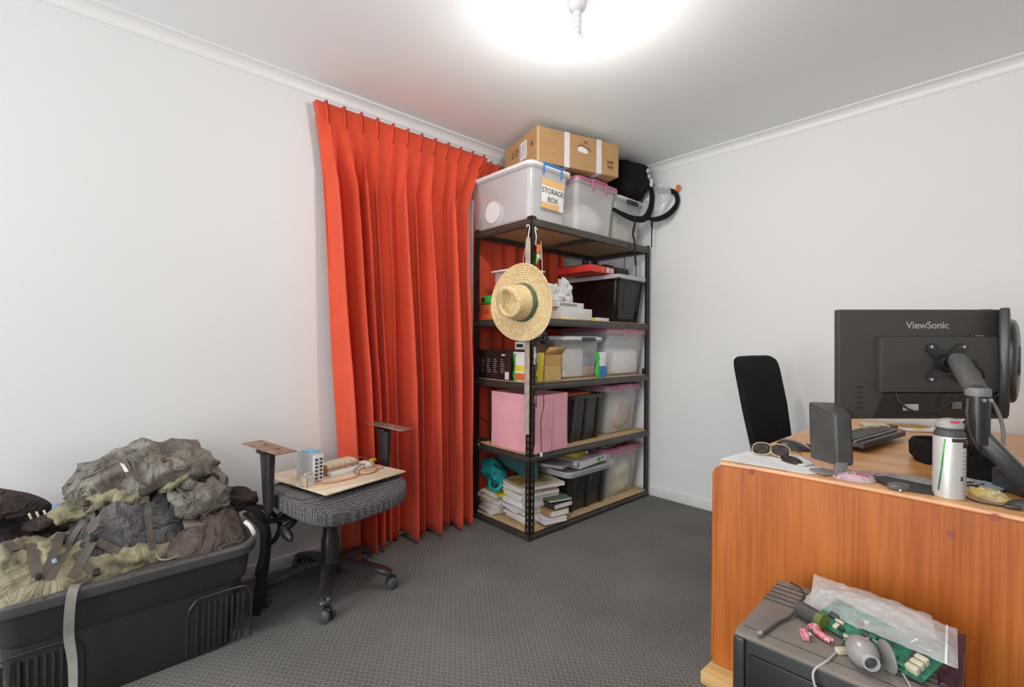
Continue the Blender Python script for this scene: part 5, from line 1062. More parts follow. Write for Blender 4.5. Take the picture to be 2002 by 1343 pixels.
flat('folded_leaflet', 'folded printed leaflet leaning by the sunglasses', 'leaflet', [(1.895, -1.36), (1.875, -1.27), (1.925, -1.25), (2.0, -1.35), (1.985, -1.40)], z + 0.003, 0.004, mat('pale_leaflet', (0.62, 0.66, 0.68, 1), 0.6, var=0.1, vscale=60))
# sunglasses
t = thing('sunglasses', 'dark sunglasses resting on the papers at the desk corner', 'sunglasses', (1.84, -1.33, z))
m_lens = mat('dark_lens', (0.035, 0.022, 0.018, 1), 0.08, var=0.1)
for k, (c, s_) in enumerate((((1.832, -1.335, z + 0.026), 1), ((1.888, -1.318, z + 0.026), 1))):
    w = MB(); R = Matrix.Rotation(0.30, 3, 'Z') @ Matrix.Rotation(1.15, 3, 'X')
    rg = lambda sc, dz: [Vector(c) + R @ Vector((0.029 * sc * math.copysign(abs(math.cos(a)) ** 0.75, math.cos(a)), 0.021 * sc * math.copysign(abs(math.sin(a)) ** 0.85, math.sin(a)) - 0.003 * math.cos(a) * (1 if k else -1), dz - 0.004 * math.cos(a) ** 2)) for a in [i * PI / 12 for i in range(24)]]
    w.loft([rg(1, -0.001), rg(1, 0.001), rg(0.5, 0.003)]); w.done('lens', m_lens, t)
    w = MB(); w.tube(rg(1.02, 0.0), 0.0016, n=6, sub=2, closed=True); w.done('rim', m_cream, t)
w = MB(); w.tube([(1.856, -1.33, z + 0.036), (1.861, -1.333, z + 0.040), (1.866, -1.327, z + 0.037)], 0.0016, n=6); w.done('bridge', m_dgrey, t)
for P in ([(1.803, -1.345, z + 0.034), (1.80, -1.30, z + 0.020), (1.815, -1.24, z + 0.010), (1.83, -1.225, z + 0.004)], [(1.917, -1.309, z + 0.034), (1.925, -1.26, z + 0.02), (1.92, -1.21, z + 0.006)]):
    w = MB(); w.tube(P, 0.0022, n=6); w.done('temple', m_dgrey, t)
w = MB(); w.cushion((1.935, -1.36, z + 0.004), (0.045, 0.022), 0.016, -0.6, se=2.4, nr=16, na=40); tag(w.done('glasses_case', m_packbrown), 'dark soft pouch lying beside the sunglasses', 'pouch')
# mouse
t = thing('computer_mouse', 'black computer mouse lying behind the small speaker on the desk', 'mouse', (1.865, -1.13, DZ))
w = MB(); w.cushion((1.868, -1.125, DZ + 0.002), (0.062, 0.036), 0.036, 0.15, se=2.5, p=2.4, q=0.7, hf=lambda x, y: 0.85 - 0.28 * x - 0.1 * x * x, nr=24, na=56); ms = w.done('shell', mat('mouse_grey', (0.035, 0.032, 0.03, 1), 0.35, var=0.05), t, ang=70)
w = MB(); w.tube([(1.915, -1.12, DZ + 0.027), (1.925, -1.12, DZ + 0.018), (1.93, -1.12, DZ + 0.010)], 0.0035, n=8); w.done('scroll_wheel', m_blk, t)
w = MB(); w.tube([(1.93, -1.12, DZ + 0.006), (1.98, -1.08, DZ + 0.004), (2.0, -0.98, DZ + 0.004)], 0.0018, n=6); w.done('cord', m_blk, t)
# speaker
t = thing('speaker', 'small dark grey upright computer speaker at the front edge of the desk', 'speaker', (2.06, -1.43, DZ))
sx = RT.copy(); sx.z = 0; sx.normalize(); sx = Matrix.Rotation(math.radians(-12), 3, 'Z') @ sx; sy = Vector((-sx.y, sx.x, 0)); So = Vector((2.062, -1.412, DZ))
Sf = Matrix((sx, sy, Vector((0, 0, 1)))).transposed()
def SP(x, y, z_): return So + Sf @ Vector((x, y, z_))
w = MB(); rings = []
for zz, lean in ((0.036, 0.0), (0.04, 0.0), (0.195, 0.0), (0.20, 0.0)):
    k = 0.97 if zz in (0.036, 0.20) else 1.0; tl = (zz - 0.036) * 0.10
    rings.append([SP(x * k, y * k + tl + 0.005, zz + (0.0 if zz < 0.1 else y * 0.22)) for x, y in ((-0.030, 0.055), (-0.038, 0.046), (-0.041, 0.03), (-0.004, -0.050), (0.002, -0.054), (0.040, -0.048), (0.047, -0.040), (0.049, 0.02), (0.047, 0.046), (0.040, 0.055))])
w.loft(rings); bmesh.ops.bevel(w.bm, geom=[e for e in w.bm.edges if abs(e.verts[0].co.z - e.verts[1].co.z) < 0.02], offset=0.004, segments=2, affect='EDGES'); w.done('cabinet', m_dgrey, t, ang=20)
w = MB(); w.box(SP(0.012, -0.0385, 0.075), (0.003, 0.003, 0.012), 0.001, R=Sf); w.done('port', m_ink, t)
w = MB(); w.box(SP(0.012, -0.035, 0.022), (0.032, 0.02, 0.05), 0.004, R=Sf @ Matrix.Rotation(0.25, 3, 'X')); w.box(SP(0.012, -0.045, 0.005), (0.036, 0.03, 0.008), 0.003, R=Sf); w.box(SP(-0.025, -0.01, 0.006), (0.05, 0.06, 0.010), 0.004, R=Sf @ Matrix.Rotation(0.3, 3, 'Z')); w.done('stand', m_grey, t)
# keyboard
t = thing('keyboard', 'black computer keyboard with thick rear edge lying under the monitor', 'keyboard', (2.02, -0.75, DZ))
kx = Vector((0.13, 0.99, 0)).normalized(); ky = Vector((-kx.y, kx.x, 0)); kR = Matrix((kx, ky, Vector((0, 0, 1)))).transposed() @ Matrix.Rotation(-0.10, 3, 'X'); KO = Vector((2.005, -0.77, DZ + 0.018))
w = MB(); w.box(KO, (0.45, 0.155, 0.016), 0.005, R=kR); w.box(KO + kR @ Vector((0, -0.083, 0.0)), (0.45, 0.02, 0.022), 0.005, R=kR); w.done('case', m_dgrey, t)
rows = ((15, 0.058), (14, 0.036), (14, 0.018), (13, 0.0), (12, -0.018), (8, -0.036))
for n_, y in rows:
    for k in range(n_):
        wd = 0.42 / n_; x = -0.21 + wd * (k + 0.5); MB().box(KO + kR @ Vector((x, y, 0.012)), (wd * 0.86, 0.0155, 0.008), 0.002, R=kR, taper=1.1).done('key', m_blk, t)
w = MB(); w.box(KO + kR @ Vector((0, -0.062, 0.013)), (0.43, 0.010, 0.008), 0.002, R=kR); w.done('wrist_ridge', m_grey, t)
# monitor one on an arm
MO = CP + ray(1807, 712) * 1.5; mx = RT.normalized(); mz = (-FW).normalized(); my = mz.cross(mx).normalized()
MM = Matrix((mx, my, mz)).transposed().to_4x4(); MM.translation = MO; MR = MM.to_3x3()
def MP(px, py, o=0.0): return MM @ Vector(((px - 1807) / FPX * 1.5, (712 - py) / FPX * 1.5, o))
t = thing('monitor', 'black computer monitor seen from the back, held on an arm over the desk', 'monitor', (MO.x, MO.y, DZ))
w = MB(); w.box(MM @ Vector((0, 0, -0.014)), (0.532, 0.344, 0.026), 0.004, R=MR); w.done('back_panel', mat('monitor_plastic', (0.062, 0.056, 0.052, 1), 0.45, var=0.04, vscale=3), t)
MB().box(MM @ Vector((0, 0, -0.0285)), (0.52, 0.325, 0.003), 0.001, R=MR).done('screen', m_ink, t)
w = MB(); pc = (MP(1712, 658) + MP(1940, 766)) / 2; w.box(pc + mz * 0.010, (0.366, 0.175, 0.026), 0.008, R=MR); w.done('mount_bulge', bpy.data.materials['monitor_plastic'], t)
w = MB(); P = [MP(1727, 768), MP(1937, 768), MP(1962, 816), MP(1706, 816)]; w.loft([[p + mz * 0.0 for p in P], [p + mz * 0.014 for p in P[:2]] + [p + mz * 0.003 for p in P[2:]]]); w.done('port_recess', m_blk2, t)
F1 = MM.copy(); F1.translation = MP(1813, 642, 0.0004)
text(['ViewSonic'], 0.030, F1, mat('silver_print', (0.42, 0.39, 0.37, 1), 0.4, var=0.05), 'lettering', t, width=0.134, bold=0.0004)
w = MB()
for k in range(5): w.box(MP(1680, 757 + k * 10, 0.0006), (0.018, 0.005, 0.001), 0, R=MR)
w.done('vent_slots', m_ink, t)
for px, py, a, b_ in ((1773, 795, 0.048, 0.020), (1862, 791, 0.030, 0.022), (1893, 794, 0.030, 0.018)):
    MB().box(MP(px, py, 0.0145), (a, b_, 0.001), 0, R=MR).done('rating_sticker', m_lgrey if px < 1800 else m_grey, t)
w = MB(); w.box(MP(1915, 657, 0.001), (0.03, 0.006, 0.002), 0, R=MR); w.done('emblem', m_grey, t)
w = MB(); w.box(MP(1935, 606, -0.016), (0.03, 0.006, 0.02), 0.001, R=MR); w.done('sensor_bump', m_blk2, t)
# arm
t = thing('monitor_mount', 'black and grey gas spring arm carrying the back of the monitor', 'monitor mount', (2.62, -1.2, DZ))
w = MB(); o = 0.026; vc = MP(1834, 709, o)
Q = []
for a0 in range(4):
    ang = PI / 4 + a0 * PI / 2; e = Vector((math.cos(ang), math.sin(ang))) * 0.0707; pe = Vector((-e.y, e.x)).normalized()
    for k in (-1, -0.5, 0, 0.5, 1): Q.append((e + pe * 0.015 * k + e.normalized() * 0.008 * (1 - k * k)))
    m_ = PI / 2 + a0 * PI / 2
    for k in (-0.35, 0, 0.35): Q.append(Vector((math.cos(m_ + k), math.sin(m_ + k))) * 0.040)
w.loft([[vc + mx * q.x + my * q.y + mz * dz for q in Q] for dz in (0.0, 0.004)]); w.done('mount_plate', m_blk2, t, ang=25)
for sx_, sy_ in ((1, 1), (-1, 1), (-1, -1), (1, -1)): MB().cyl(vc + mx * 0.05 * sx_ + my * 0.05 * sy_ + mz * 0.004, vc + mx * 0.05 * sx_ + my * 0.05 * sy_ + mz * 0.009, 0.005, n=12).done('screw', m_chrome, t)
w = MB(); w.cyl(vc + mz * 0.004, vc + mz * 0.022, 0.030, 0.026); w.box(vc + mz * 0.034 + mx * 0.004, (0.03, 0.034, 0.034), 0.006, R=MR); w.cyl(vc + mz * 0.035 + mx * 0.01, vc + mz * 0.042 + mx * 0.05, 0.011); w.done('tilt_joint', m_blk, t)
A0 = CP + ray(1876, 708) * 1.42; A1 = CP + ray(1907, 760) * 1.31
w = MB(); d = (A1 - A0).normalized(); rings = []
s1 = d.cross(mz).normalized(); s2 = s1.cross(d)
for f, r in ((-0.10, 0.020), (-0.06, 0.029), (0.0, 0.0315), (0.5, 0.0315), (1.0, 0.031), (1.1, 0.026)):
    P = A0.lerp(A1, f); rings.append([P + s1 * r * math.cos(k * PI / 12) + s2 * r * 0.8 * math.sin(k * PI / 12) for k in range(24)])
w.loft(rings); w.done('upper_arm', mat('textured_dark_grey', (0.10, 0.094, 0.087, 1), 0.65, var=0.2, vscale=70, bump=0.3, bscale=400), t, ang=45)
B0 = CP + ray(1912, 775) * 1.30; B1 = CP + ray(1911, 868) * 1.30
w = MB(); w.cyl(B0 + Vector((0, 0, 0.010)), B1, 0.026, 0.025, n=26); w.done('elbow_post', m_blk2, t)
w = MB(); w.lathe([(0.027, -0.004), (0.0275, 0.004), (0.0275, 0.012), (0.024, 0.018)], B0 + Vector((0, 0, 0.006)), R=None); w.done('metal_collar', m_grey, t)
w = MB()
for k in (-1, 1): w.box(B0 - FW * 0.0262 + mx * 0.009 * k + Vector((0, 0, -0.008)), (0.012, 0.003, 0.010), 0.002, R=MR @ Matrix.Rotation(PI / 2, 3, 'X'))
w.done('hex_socket', m_chrome, t)
C0 = B1 + Vector((0.0, 0.0, 0.012)) + mx * 0.018; C1 = CP + ray(2018, 955) * 1.24
d = (C1 - C0).normalized(); s1 = d.cross(Vector((0, 0, 1))).normalized(); s2 = s1.cross(d)
w = MB(); RR = Matrix((d, s1, s2)).transposed(); w.box((C0 + C1) / 2, ((C1 - C0).length + 0.12, 0.052, 0.042), 0.008, R=RR); w.done('lower_arm', m_blk2, t)
w = MB(); w.box((C0 + C1) / 2 + s2 * 0.022 - s1 * 0.018, ((C1 - C0).length + 0.08, 0.004, 0.003), 0.001, R=RR); w.done('trim_strip', m_lgrey, t)
w = MB(); w.lathe([(0.05, DZ), (0.05, DZ + 0.01), (0.022, DZ + 0.014), (0.022, 0.80)], (C1.x + 0.06, C1.y + 0.01, 0)); w.done('desk_foot', m_blk2, t)
t = thing('cable', 'black cable looping from the monitor sockets up to the arm joint', 'cable', MP(1800, 790))
w = MB(); w.tube([MP(1746, 768, 0.012), MP(1748, 785, 0.025), MP(1765, 800, 0.035), MP(1795, 802, 0.045), MP(1822, 786, 0.055), MP(1845, 765, 0.065), MP(1868, 745, 0.075), MP(1872, 730, 0.085), MP(1862, 716, 0.085), MP(1856, 712, 0.06)], 0.0034, n=8); w.done('wire', m_blk2, t)
t = thing('cable', 'thin black cable hanging in a loop under the arm joint', 'cable', MP(1850, 790))
w = MB(); w.tube([MP(1840, 772, 0.02), MP(1838, 790, 0.03), MP(1846, 804, 0.035), MP(1862, 806, 0.04), MP(1876, 795, 0.06), MP(1886, 775, 0.08), MP(1888, 765, 0.10)], 0.0028, n=8); w.done('wire', m_blk2, t)
t = thing('cable', 'long black cable running from the arm joint down across the desk to the power box', 'cable', (2.38, -1.2, DZ))
p = CP + ray(1892, 778) * 1.28
w = MB(); w.tube([p, CP + ray(1891, 820) * 1.28, CP + ray(1898, 850) * 1.28, CP + ray(1915, 880) * 1.30, at(1940, 905, 'z', 0.745), at(1968, 925, 'z', 0.742)], 0.003, n=8); w.done('wire', m_dgrey, t)
t = thing('cable', 'thick grey cable arching from the elbow post to the lower arm', 'cable', (2.4, -1.3, 0.9))
w = MB(); w.tube([CP + ray(1932, 776) * 1.30, CP + ray(1946, 795) * 1.30, CP + ray(1958, 825) * 1.30, CP + ray(1962, 855) * 1.30, CP + ray(1960, 880) * 1.29], 0.0045, n=8); w.done('wire', m_grey, t)
# second monitor, edge on
t = thing('monitor', 'second black monitor seen edge-on at the right of the picture', 'monitor', (2.45, -0.9, DZ))
E0 = CP + ray(1958, 708) * 1.47; ed = (ray(1958, 708).normalized() + RT * 0.02); ed.z = 0; ed.normalize(); en = Vector((ed.y, -ed.x, 0))
ER = Matrix((ed, -en, Vector((0, 0, 1)))).transposed()
w = MB(); w.box(E0 + ed * 0.262 + en * 0.006, (0.524, 0.022, 0.335), 0.004, R=ER); w.done('bezel', m_blk2, t)
w = MB(); w.blob(E0 + ed * 0.262 + en * 0.014, (0.22, 0.028, 0.14), R=ER, se=3.5, nu=40, nv=24); w.done('back_shell', m_blk2, t)
w = MB(); w.box(E0 + ed * 0.262 - en * 0.0055, (0.51, 0.002, 0.32), 0.0, R=ER); w.done('screen', m_ink, t)
w = MB(); w.box(E0 + ed * 0.262 + en * 0.075, (0.10, 0.03, 0.10), 0.006, R=ER); w.tube([E0 + ed * 0.262 + en * 0.08, E0 + ed * 0.262 + en * 0.2 + Vector((0, 0, -0.1)), E0 + ed * 0.262 + en * 0.2 + Vector((0, 0, -0.3))], 0.018); w.done('mount', m_blk, t)
# headset bag, books and small things under the monitor
t = thing('headset', 'black padded headset resting on the desk behind the spray can', 'headset', (2.27, -0.9, DZ))
w = MB(); hb = Vector((2.285, -0.93, DZ + 0.035)); hu = Vector((0.80, 0.60, 0)); hv = Vector((-0.6, 0.8, 0))
w.loft([[hb + hu * math.cos(a) * (rx + dr) + hv * math.sin(a) * (ry + dr) + Vector((0, 0, dz)) for a in [k * PI / 24 for k in range(-4, 29)]] for rx, ry, dr, dz in ((0.085, 0.10, 0, -0.03), (0.085, 0.10, 0.010, -0.02), (0.085, 0.10, 0.012, 0.02), (0.085, 0.10, 0.004, 0.034), (0.085, 0.10, -0.010, 0.03), (0.085, 0.10, -0.012, -0.02))], False, False, closed=False); w.done('headband', m_blkr, t, ang=50)
for s_ in (-1, 1):
    w = MB(); w.blob(hb + hu * 0.078 * s_ - hv * 0.03, (0.026, 0.046, 0.040), R=Matrix.Rotation(0.64, 3, 'Z'), se=3, amp=0.01, sc=20, nu=32, nv=20); w.done('ear_cushion', m_blkr, t)
w = MB(); w.blob(hb + hv * 0.0 + Vector((0, 0, -0.008)), (0.06, 0.045, 0.026), se=3, amp=0.02, sc=18, seed=4, nu=30, nv=18); w.done('padding', m_packbrown, t)
t = thing('spray_can', 'white aerosol spray can with green stripe and grey nozzle cap on the desk edge', 'spray can', (2.336, -1.44, DZ))
sc = (2.336, -1.440, 0)
w = MB(); w.lathe([(0.031, DZ), (0.0335, DZ + 0.003), (0.0335, DZ + 0.158), (0.0325, DZ + 0.161)], sc, n=40); cn = w.done('can', mat('can_white', (0.62, 0.60, 0.57, 1), 0.32, metal=0.25, var=0.05, vscale=4), t)
w = MB(); w.lathe([(0.0325, DZ + 0.160), (0.032, DZ + 0.168), (0.027, DZ + 0.178), (0.0285, DZ + 0.180), (0.0285, DZ + 0.186)], sc, n=40); w.done('shoulder', m_dgrey, t)
w = MB(); w.lathe([(0.029, DZ + 0.184), (0.0295, DZ + 0.192), (0.026, DZ + 0.199), (0.018, DZ + 0.205), (0.006, DZ + 0.208)], sc, n=32); cp = w.done('nozzle_cap', mat('cap_grey', (0.40, 0.37, 0.37, 1), 0.4, var=0.05), t)
def on_can(name, a0, a1, z0_, z1_, m_, slope=0.0, r=0.0338, n=10):
    w = MB(); cdir = math.atan2(-FW.y, -FW.x)
    rg = lambda rr: [[Vector((sc[0] + rr * math.cos(cdir + a), sc[1] + rr * math.sin(cdir + a), zz)) for a, zz in ((a0 + (a1 - a0) * k / n + (slope * q), DZ + (z0_ if q == 0 else z1_)) for k in range(n + 1))] for q in (0, 1)]
    A = rg(r); w.loft(A, False, False, closed=False); o = w.done(name, m_, cn); mo = o.modifiers.new('s', 'SOLIDIFY'); mo.thickness = 0.0005; mo.offset = 1; return o
on_can('green_stripe', -1.22, -1.12, 0.085, 0.157, m_green, 0.18); on_can('green_stripe', -1.45, -1.34, 0.02, 0.09, mat('dark_green_print', (0.03, 0.22, 0.08, 1), 0.4, var=0.1), 0.25)
on_can('dark_band', 0.15, 1.1, 0.135, 0.159, m_ink); on_can('red_flash', 0.55, 1.0, 0.142, 0.154, m_red, r=0.0342); on_can('dark_band', -0.6, 0.2, 0.150, 0.159, m_ink)
random.seed(8)
for k in range(12): on_can('fine_print', 0.12, 0.30 + random.random() * 0.55, 0.012 + k * 0.010, 0.0148 + k * 0.010, m_inkg, r=0.0339)
on_can('hazard_mark', -0.02, 0.14, 0.050, 0.062, m_dgrey, r=0.0339)
w = MB(); w.box((sc[0] + 0.012, sc[1] - 0.022, DZ + 0.2005), (0.018, 0.006, 0.004), 0.001, rz=0.5); w.done('red_button', m_red, cp)
t = thing('picture_book', 'dark blue booklet with white lettering marks under the monitor arm', 'booklet', (2.31, -0.72, DZ))
MB().box((2.335, -0.70, DZ + 0.008), (0.13, 0.26, 0.014), 0.002, rz=-0.2).done('cover', mat('navy_print', (0.02, 0.02, 0.10, 1), 0.4, var=0.1), t)
w = MB(); w.box((2.333, -0.735, DZ + 0.0158), (0.008, 0.10, 0.001), rz=-0.2); w.box((2.347, -0.735, DZ + 0.0158), (0.006, 0.08, 0.001), rz=-0.2); w.done('white_print', m_paper, t)
t = thing('small_carton', 'small upright navy and cream carton behind the headset', 'carton', (2.27, -0.55, DZ))
MB().box((2.275, -0.62, DZ + 0.035), (0.035, 0.09, 0.07), 0.002, rz=0.7).done('carton', bpy.data.materials['navy_print'], t); MB().box((2.243, -0.648, DZ + 0.035), (0.02, 0.03, 0.07), 0.002, rz=0.7).done('cream_end', m_cream, t)
for nm, lbl, cat_, c, sz, rz, m_ in (('phone', 'black phone lying at the far side of the desk under the monitor', 'phone', (2.02, -0.235, DZ + 0.006), (0.08, 0.15, 0.011), -0.7, m_blk2), ('wallet', 'brown flat wallet under the middle of the monitor', 'wallet', (2.09, -0.20, DZ + 0.009), (0.09, 0.12, 0.016), -0.8, m_card), ('seed_packet', 'white and yellow packet under the monitor beside the spray can cap', 'packet', (2.15, -0.22, DZ + 0.006), (0.10, 0.20, 0.010), -0.9, m_paper), ('folded_cloth', 'cream folded cloth at the far left under the monitor', 'cloth', (1.965, -0.27, DZ + 0.008), (0.10, 0.09, 0.014), 0.4, m_cream)):
    tag(MB().box(c, sz, 0.003, rz=rz).done(nm, m_), lbl, cat_)
tag(MB().box((2.125, -0.27, DZ + 0.0135), (0.03, 0.03, 0.003), 0.001).done('yellow_sticker', m_yel), 'small yellow-green sticker on the white packet under the monitor', 'sticker')
w = MB(); w.cyl((1.955, -0.34, DZ + 0.005), (2.06, -0.30, DZ + 0.005), 0.0042, n=10); tag(w.done('pen', m_grey), 'grey pen lying under the left part of the monitor', 'pen')
# front row on the desk
t = thing('crumpled_receipt', 'pinkish crumpled receipts beside the foot of the speaker', 'paper', (2.13, -1.44, DZ))
w = MB(); w.cushion((2.125, -1.425, z), (0.055, 0.050), 0.016, 0.2, se=2.2, amp=0.014, sc=38, seed=4, nr=20, na=50); w.done('receipt', mat('pink_receipt', (0.55, 0.38, 0.42, 1), 0.6, var=0.15, vscale=40), t)
w = MB(); w.box((2.14, -1.445, z + 0.018), (0.05, 0.008, 0.002), 0, rz=0.3); w.done('red_print', m_red, t)
w = MB(); w.cushion((2.175, -1.36, z), (0.07, 0.045), 0.008, 0.9, se=2.0, amp=0.01, sc=30, seed=14, nr=16, na=40); tag(w.done('crumpled_receipt', bpy.data.materials['pink_receipt']), 'lilac tissue packet partly under the dark sleeve', 'paper')
t = thing('card_sleeve', 'dark grey fabric sleeve with pale hatched lining near the spray can', 'sleeve', (2.23, -1.37, DZ))
w = MB(); P = [(2.140, -1.385), (2.165, -1.345), (2.25, -1.335), (2.33, -1.36), (2.36, -1.39), (2.345, -1.452), (2.26, -1.47), (2.215, -1.462)]; w.prism(P, z, z + 0.009); bmesh.ops.bevel(w.bm, geom=list(w.bm.edges), offset=0.003, segments=2, affect='EDGES'); w.done('sleeve', mat('dark_sleeve', (0.045, 0.036, 0.034, 1), 0.7, var=0.1, vscale=30), t)
w = MB(); w.prism([(2.185, -1.365), (2.20, -1.328), (2.27, -1.318), (2.33, -1.345), (2.32, -1.39)], z + 0.0095, z + 0.0115); w.done('hatched_lining', mat('hatched_fabric', (0.42, 0.40, 0.37, 1), 0.8, col2=(0.25, 0.23, 0.22, 1), vscale=120), t)
t = thing('round_puck', 'small dark grey oval gadget at the front edge of the desk', 'gadget', (2.235, -1.465, DZ))
w = MB(); w.lathe([(0.018, 0.0), (0.021, 0.002), (0.0225, 0.008), (0.021, 0.014), (0.016, 0.0165), (0.004, 0.0172)], (2.236, -1.462, z), sx=1.25, sy=0.8, n=32, R=Matrix.Rotation(0.6, 3, 'Z')); w.done('shell', mat('puck_grey', (0.13, 0.125, 0.12, 1), 0.4, var=0.1), t)
MB().box((2.243, -1.487, z + 0.004), (0.006, 0.010, 0.006), 0.001).done('nib', m_chrome, t)
flat('paper_sheet', 'white printed paper partly hidden behind the spray can', 'paper', [(2.27, -1.17), (2.33, -1.045), (2.40, -1.09), (2.42, -1.19), (2.36, -1.25)], z, 0.002, m_paper)
w = MB(); w.prism([(2.36, -1.27), (2.39, -1.20), (2.44, -1.24), (2.425, -1.30)], z + 0.003, z + 0.008); tag(w.done('blister_pack', mat('pale_blue_film', (0.42, 0.50, 0.58, 1), 0.3, var=0.15)), 'pale blue clear packet beside the power box', 'packet')
w = MB(); w.cushion((2.407, -1.352, z), (0.058, 0.036), 0.012, -1.0, se=4, amp=0.012, sc=40, seed=6, nr=20, na=56); t = thing('sachet', 'crumpled yellow sachet on the right of the spray can', 'sachet', (2.4, -1.35, DZ)); w.done('sachet', mat('yellow_film', (0.72, 0.52, 0.12, 1), 0.35, col2=(0.62, 0.50, 0.38, 1), vscale=40), t)
t = thing('cable', 'black USB cable curving along the front edge right of the spray can', 'cable', (2.42, -1.45, DZ))
w = MB(); w.tube([(2.350, -1.30, z + 0.012), (2.372, -1.27, z + 0.012), (2.382, -1.30, z + 0.010), (2.364, -1.345, z + 0.016), (2.366, -1.42, z + 0.006), (2.385, -1.455, z + 0.004), (2.42, -1.462, z + 0.004), (2.455, -1.455, z + 0.005)], 0.0022, n=8); w.done('wire', m_blk, t); MB().box((2.452, -1.456, z + 0.006), (0.03, 0.013, 0.008), 0.003, rz=0.1).done('plug', m_blk2, t)
t = thing('key_fob', 'small wire ring clip on the packet right of the spray can', 'clip', (2.39, -1.28, DZ))
w = MB(); w.tube([(2.380 + 0.013 * math.cos(a), -1.265 + 0.02 * math.sin(a), z + 0.012) for a in [k * PI / 5 for k in range(10)]], 0.0018, n=6, sub=3, closed=True); w.done('ring', m_chrome, t)
t = thing('power_box', 'dark grey power adapter box with white labels at the right edge', 'adapter', (2.47, -1.25, DZ))
ax = Vector((0.80, 0.60, 0)).normalized(); AR = Matrix((ax, Vector((-ax.y, ax.x, 0)), Vector((0, 0, 1)))).transposed(); AC = Vector((2.487, -1.23, DZ + 0.030))
w = MB(); w.box(AC, (0.13, 0.10, 0.056), 0.006, R=AR); w.done('casing', mat('adapter_grey', (0.035, 0.036, 0.038, 1), 0.45, var=0.1), t)
MB().box(AC + AR @ Vector((-0.012, -0.0505, 0.0)), (0.010, 0.0012, 0.03), 0, R=AR).done('white_label', m_lgrey, t); MB().box(AC + AR @ Vector((0.012, -0.0505, 0.0)), (0.018, 0.0012, 0.02), 0.0, R=AR).done('white_label', m_white, t)
for k in range(3): MB().box(AC + AR @ Vector((-0.045, -0.0505, -0.01 + k * 0.01)), (0.018, 0.001, 0.002), 0, R=AR).done('groove', m_ink, t)
w = MB(); w.cushion((2.405, -1.08, z), (0.075, 0.10), 0.045, -0.3, se=3, amp=0.035, sc=16, seed=77, nr=30, na=80); tag(w.done('black_pouch', m_blkr), 'crumpled black cloth pouch behind the dark power box', 'pouch')
w = MB(); w.cushion((2.478, -1.42, z), (0.04, 0.03), 0.02, 0.3, se=2.4, nr=16, na=36); tag(w.done('computer_mouse', m_dgrey), 'grey mouse half cut off by the right edge of the picture', 'mouse')
# clutter beyond, on the far right
tag(MB().box((2.72, -0.45, DZ + 0.06), (0.4, 0.5, 0.12), 0.01).done('grey_case', m_dgrey), 'dark grey case standing on the desk behind the second monitor', 'case')
w = MB(); w.tube([(2.5, -0.75, 1.02), (2.56, -0.7, 0.98), (2.54, -0.62, 0.93), (2.6, -0.58, 0.9), (2.66, -0.6, 0.86)], 0.006, n=8); w.tube([(2.5, -0.72, 0.95), (2.58, -0.66, 0.91), (2.66, -0.62, 0.88)], 0.005, n=8)
# ------------------------------------------------------------------ computer tower in front of the desk
PH = 0.44; t = thing('computer_tower', 'black computer tower with a dusty grey top standing against the desk panel', 'computer', (2.2, -1.81, 0), 0.04)
px0 = Vector((2.008, -1.984, 0)); pxx = Vector((math.cos(0.04), math.sin(0.04), 0)); pyy = Vector((-0.04, 1, 0)).normalized(); PR = Matrix((pxx, pyy, Vector((0, 0, 1)))).transposed()
def PT(x, y, z_): return px0 + pxx * x + pyy * y + Vector((0, 0, z_))
w = MB(); w.box(PT(0.195, 0.175, 0.216), (0.388, 0.348, 0.428), 0.006, R=PR); w.done('case', mat('tower_black', (0.016, 0.0165, 0.017, 1), 0.5, var=0.08, vscale=5), t)
w = MB(); w.box(PT(0.195, 0.175, 0.434), (0.392, 0.352, 0.012), 0.005, R=PR); w.done('top_panel', m_dusty, t)
w = MB(); w.box(PT(0.012, -0.002, 0.215), (0.026, 0.010, 0.43), 0.004, R=PR); w.done('corner_rail', m_blk2, t)
w = MB(); w.box(PT(0.21, -0.0025, 0.205), (0.35, 0.006, 0.39), 0.003, R=PR); w.done('side_door', mat('tower_door', (0.012, 0.012, 0.0125, 1), 0.35, var=0.05), t)
for k in range(5):
    MB().box(PT(0.075, 0.205 + k * 0.026, 0.4405), (0.15, 0.0035, 0.003), 0.001, R=PR).done('vent_groove', m_ink, t)
for k in range(4):
    MB().box(PT(0.33, 0.08 + k * 0.022, 0.4405), (0.11, 0.0035, 0.003), 0.001, R=PR).done('vent_groove', m_ink, t)
w = MB(); w.box(PT(0.19, 0.035, 0.4403), (0.36, 0.0015, 0.0016), 0, R=PR); w.done('panel_seam', m_dgrey, t)
for x in (0.03, 0.36): 
    for y in (0.03, 0.32): MB().cyl(PT(x, y, 0), PT(x, y, 0.004), 0.014, n=14).done('foot', m_blk, t)
zt = PH
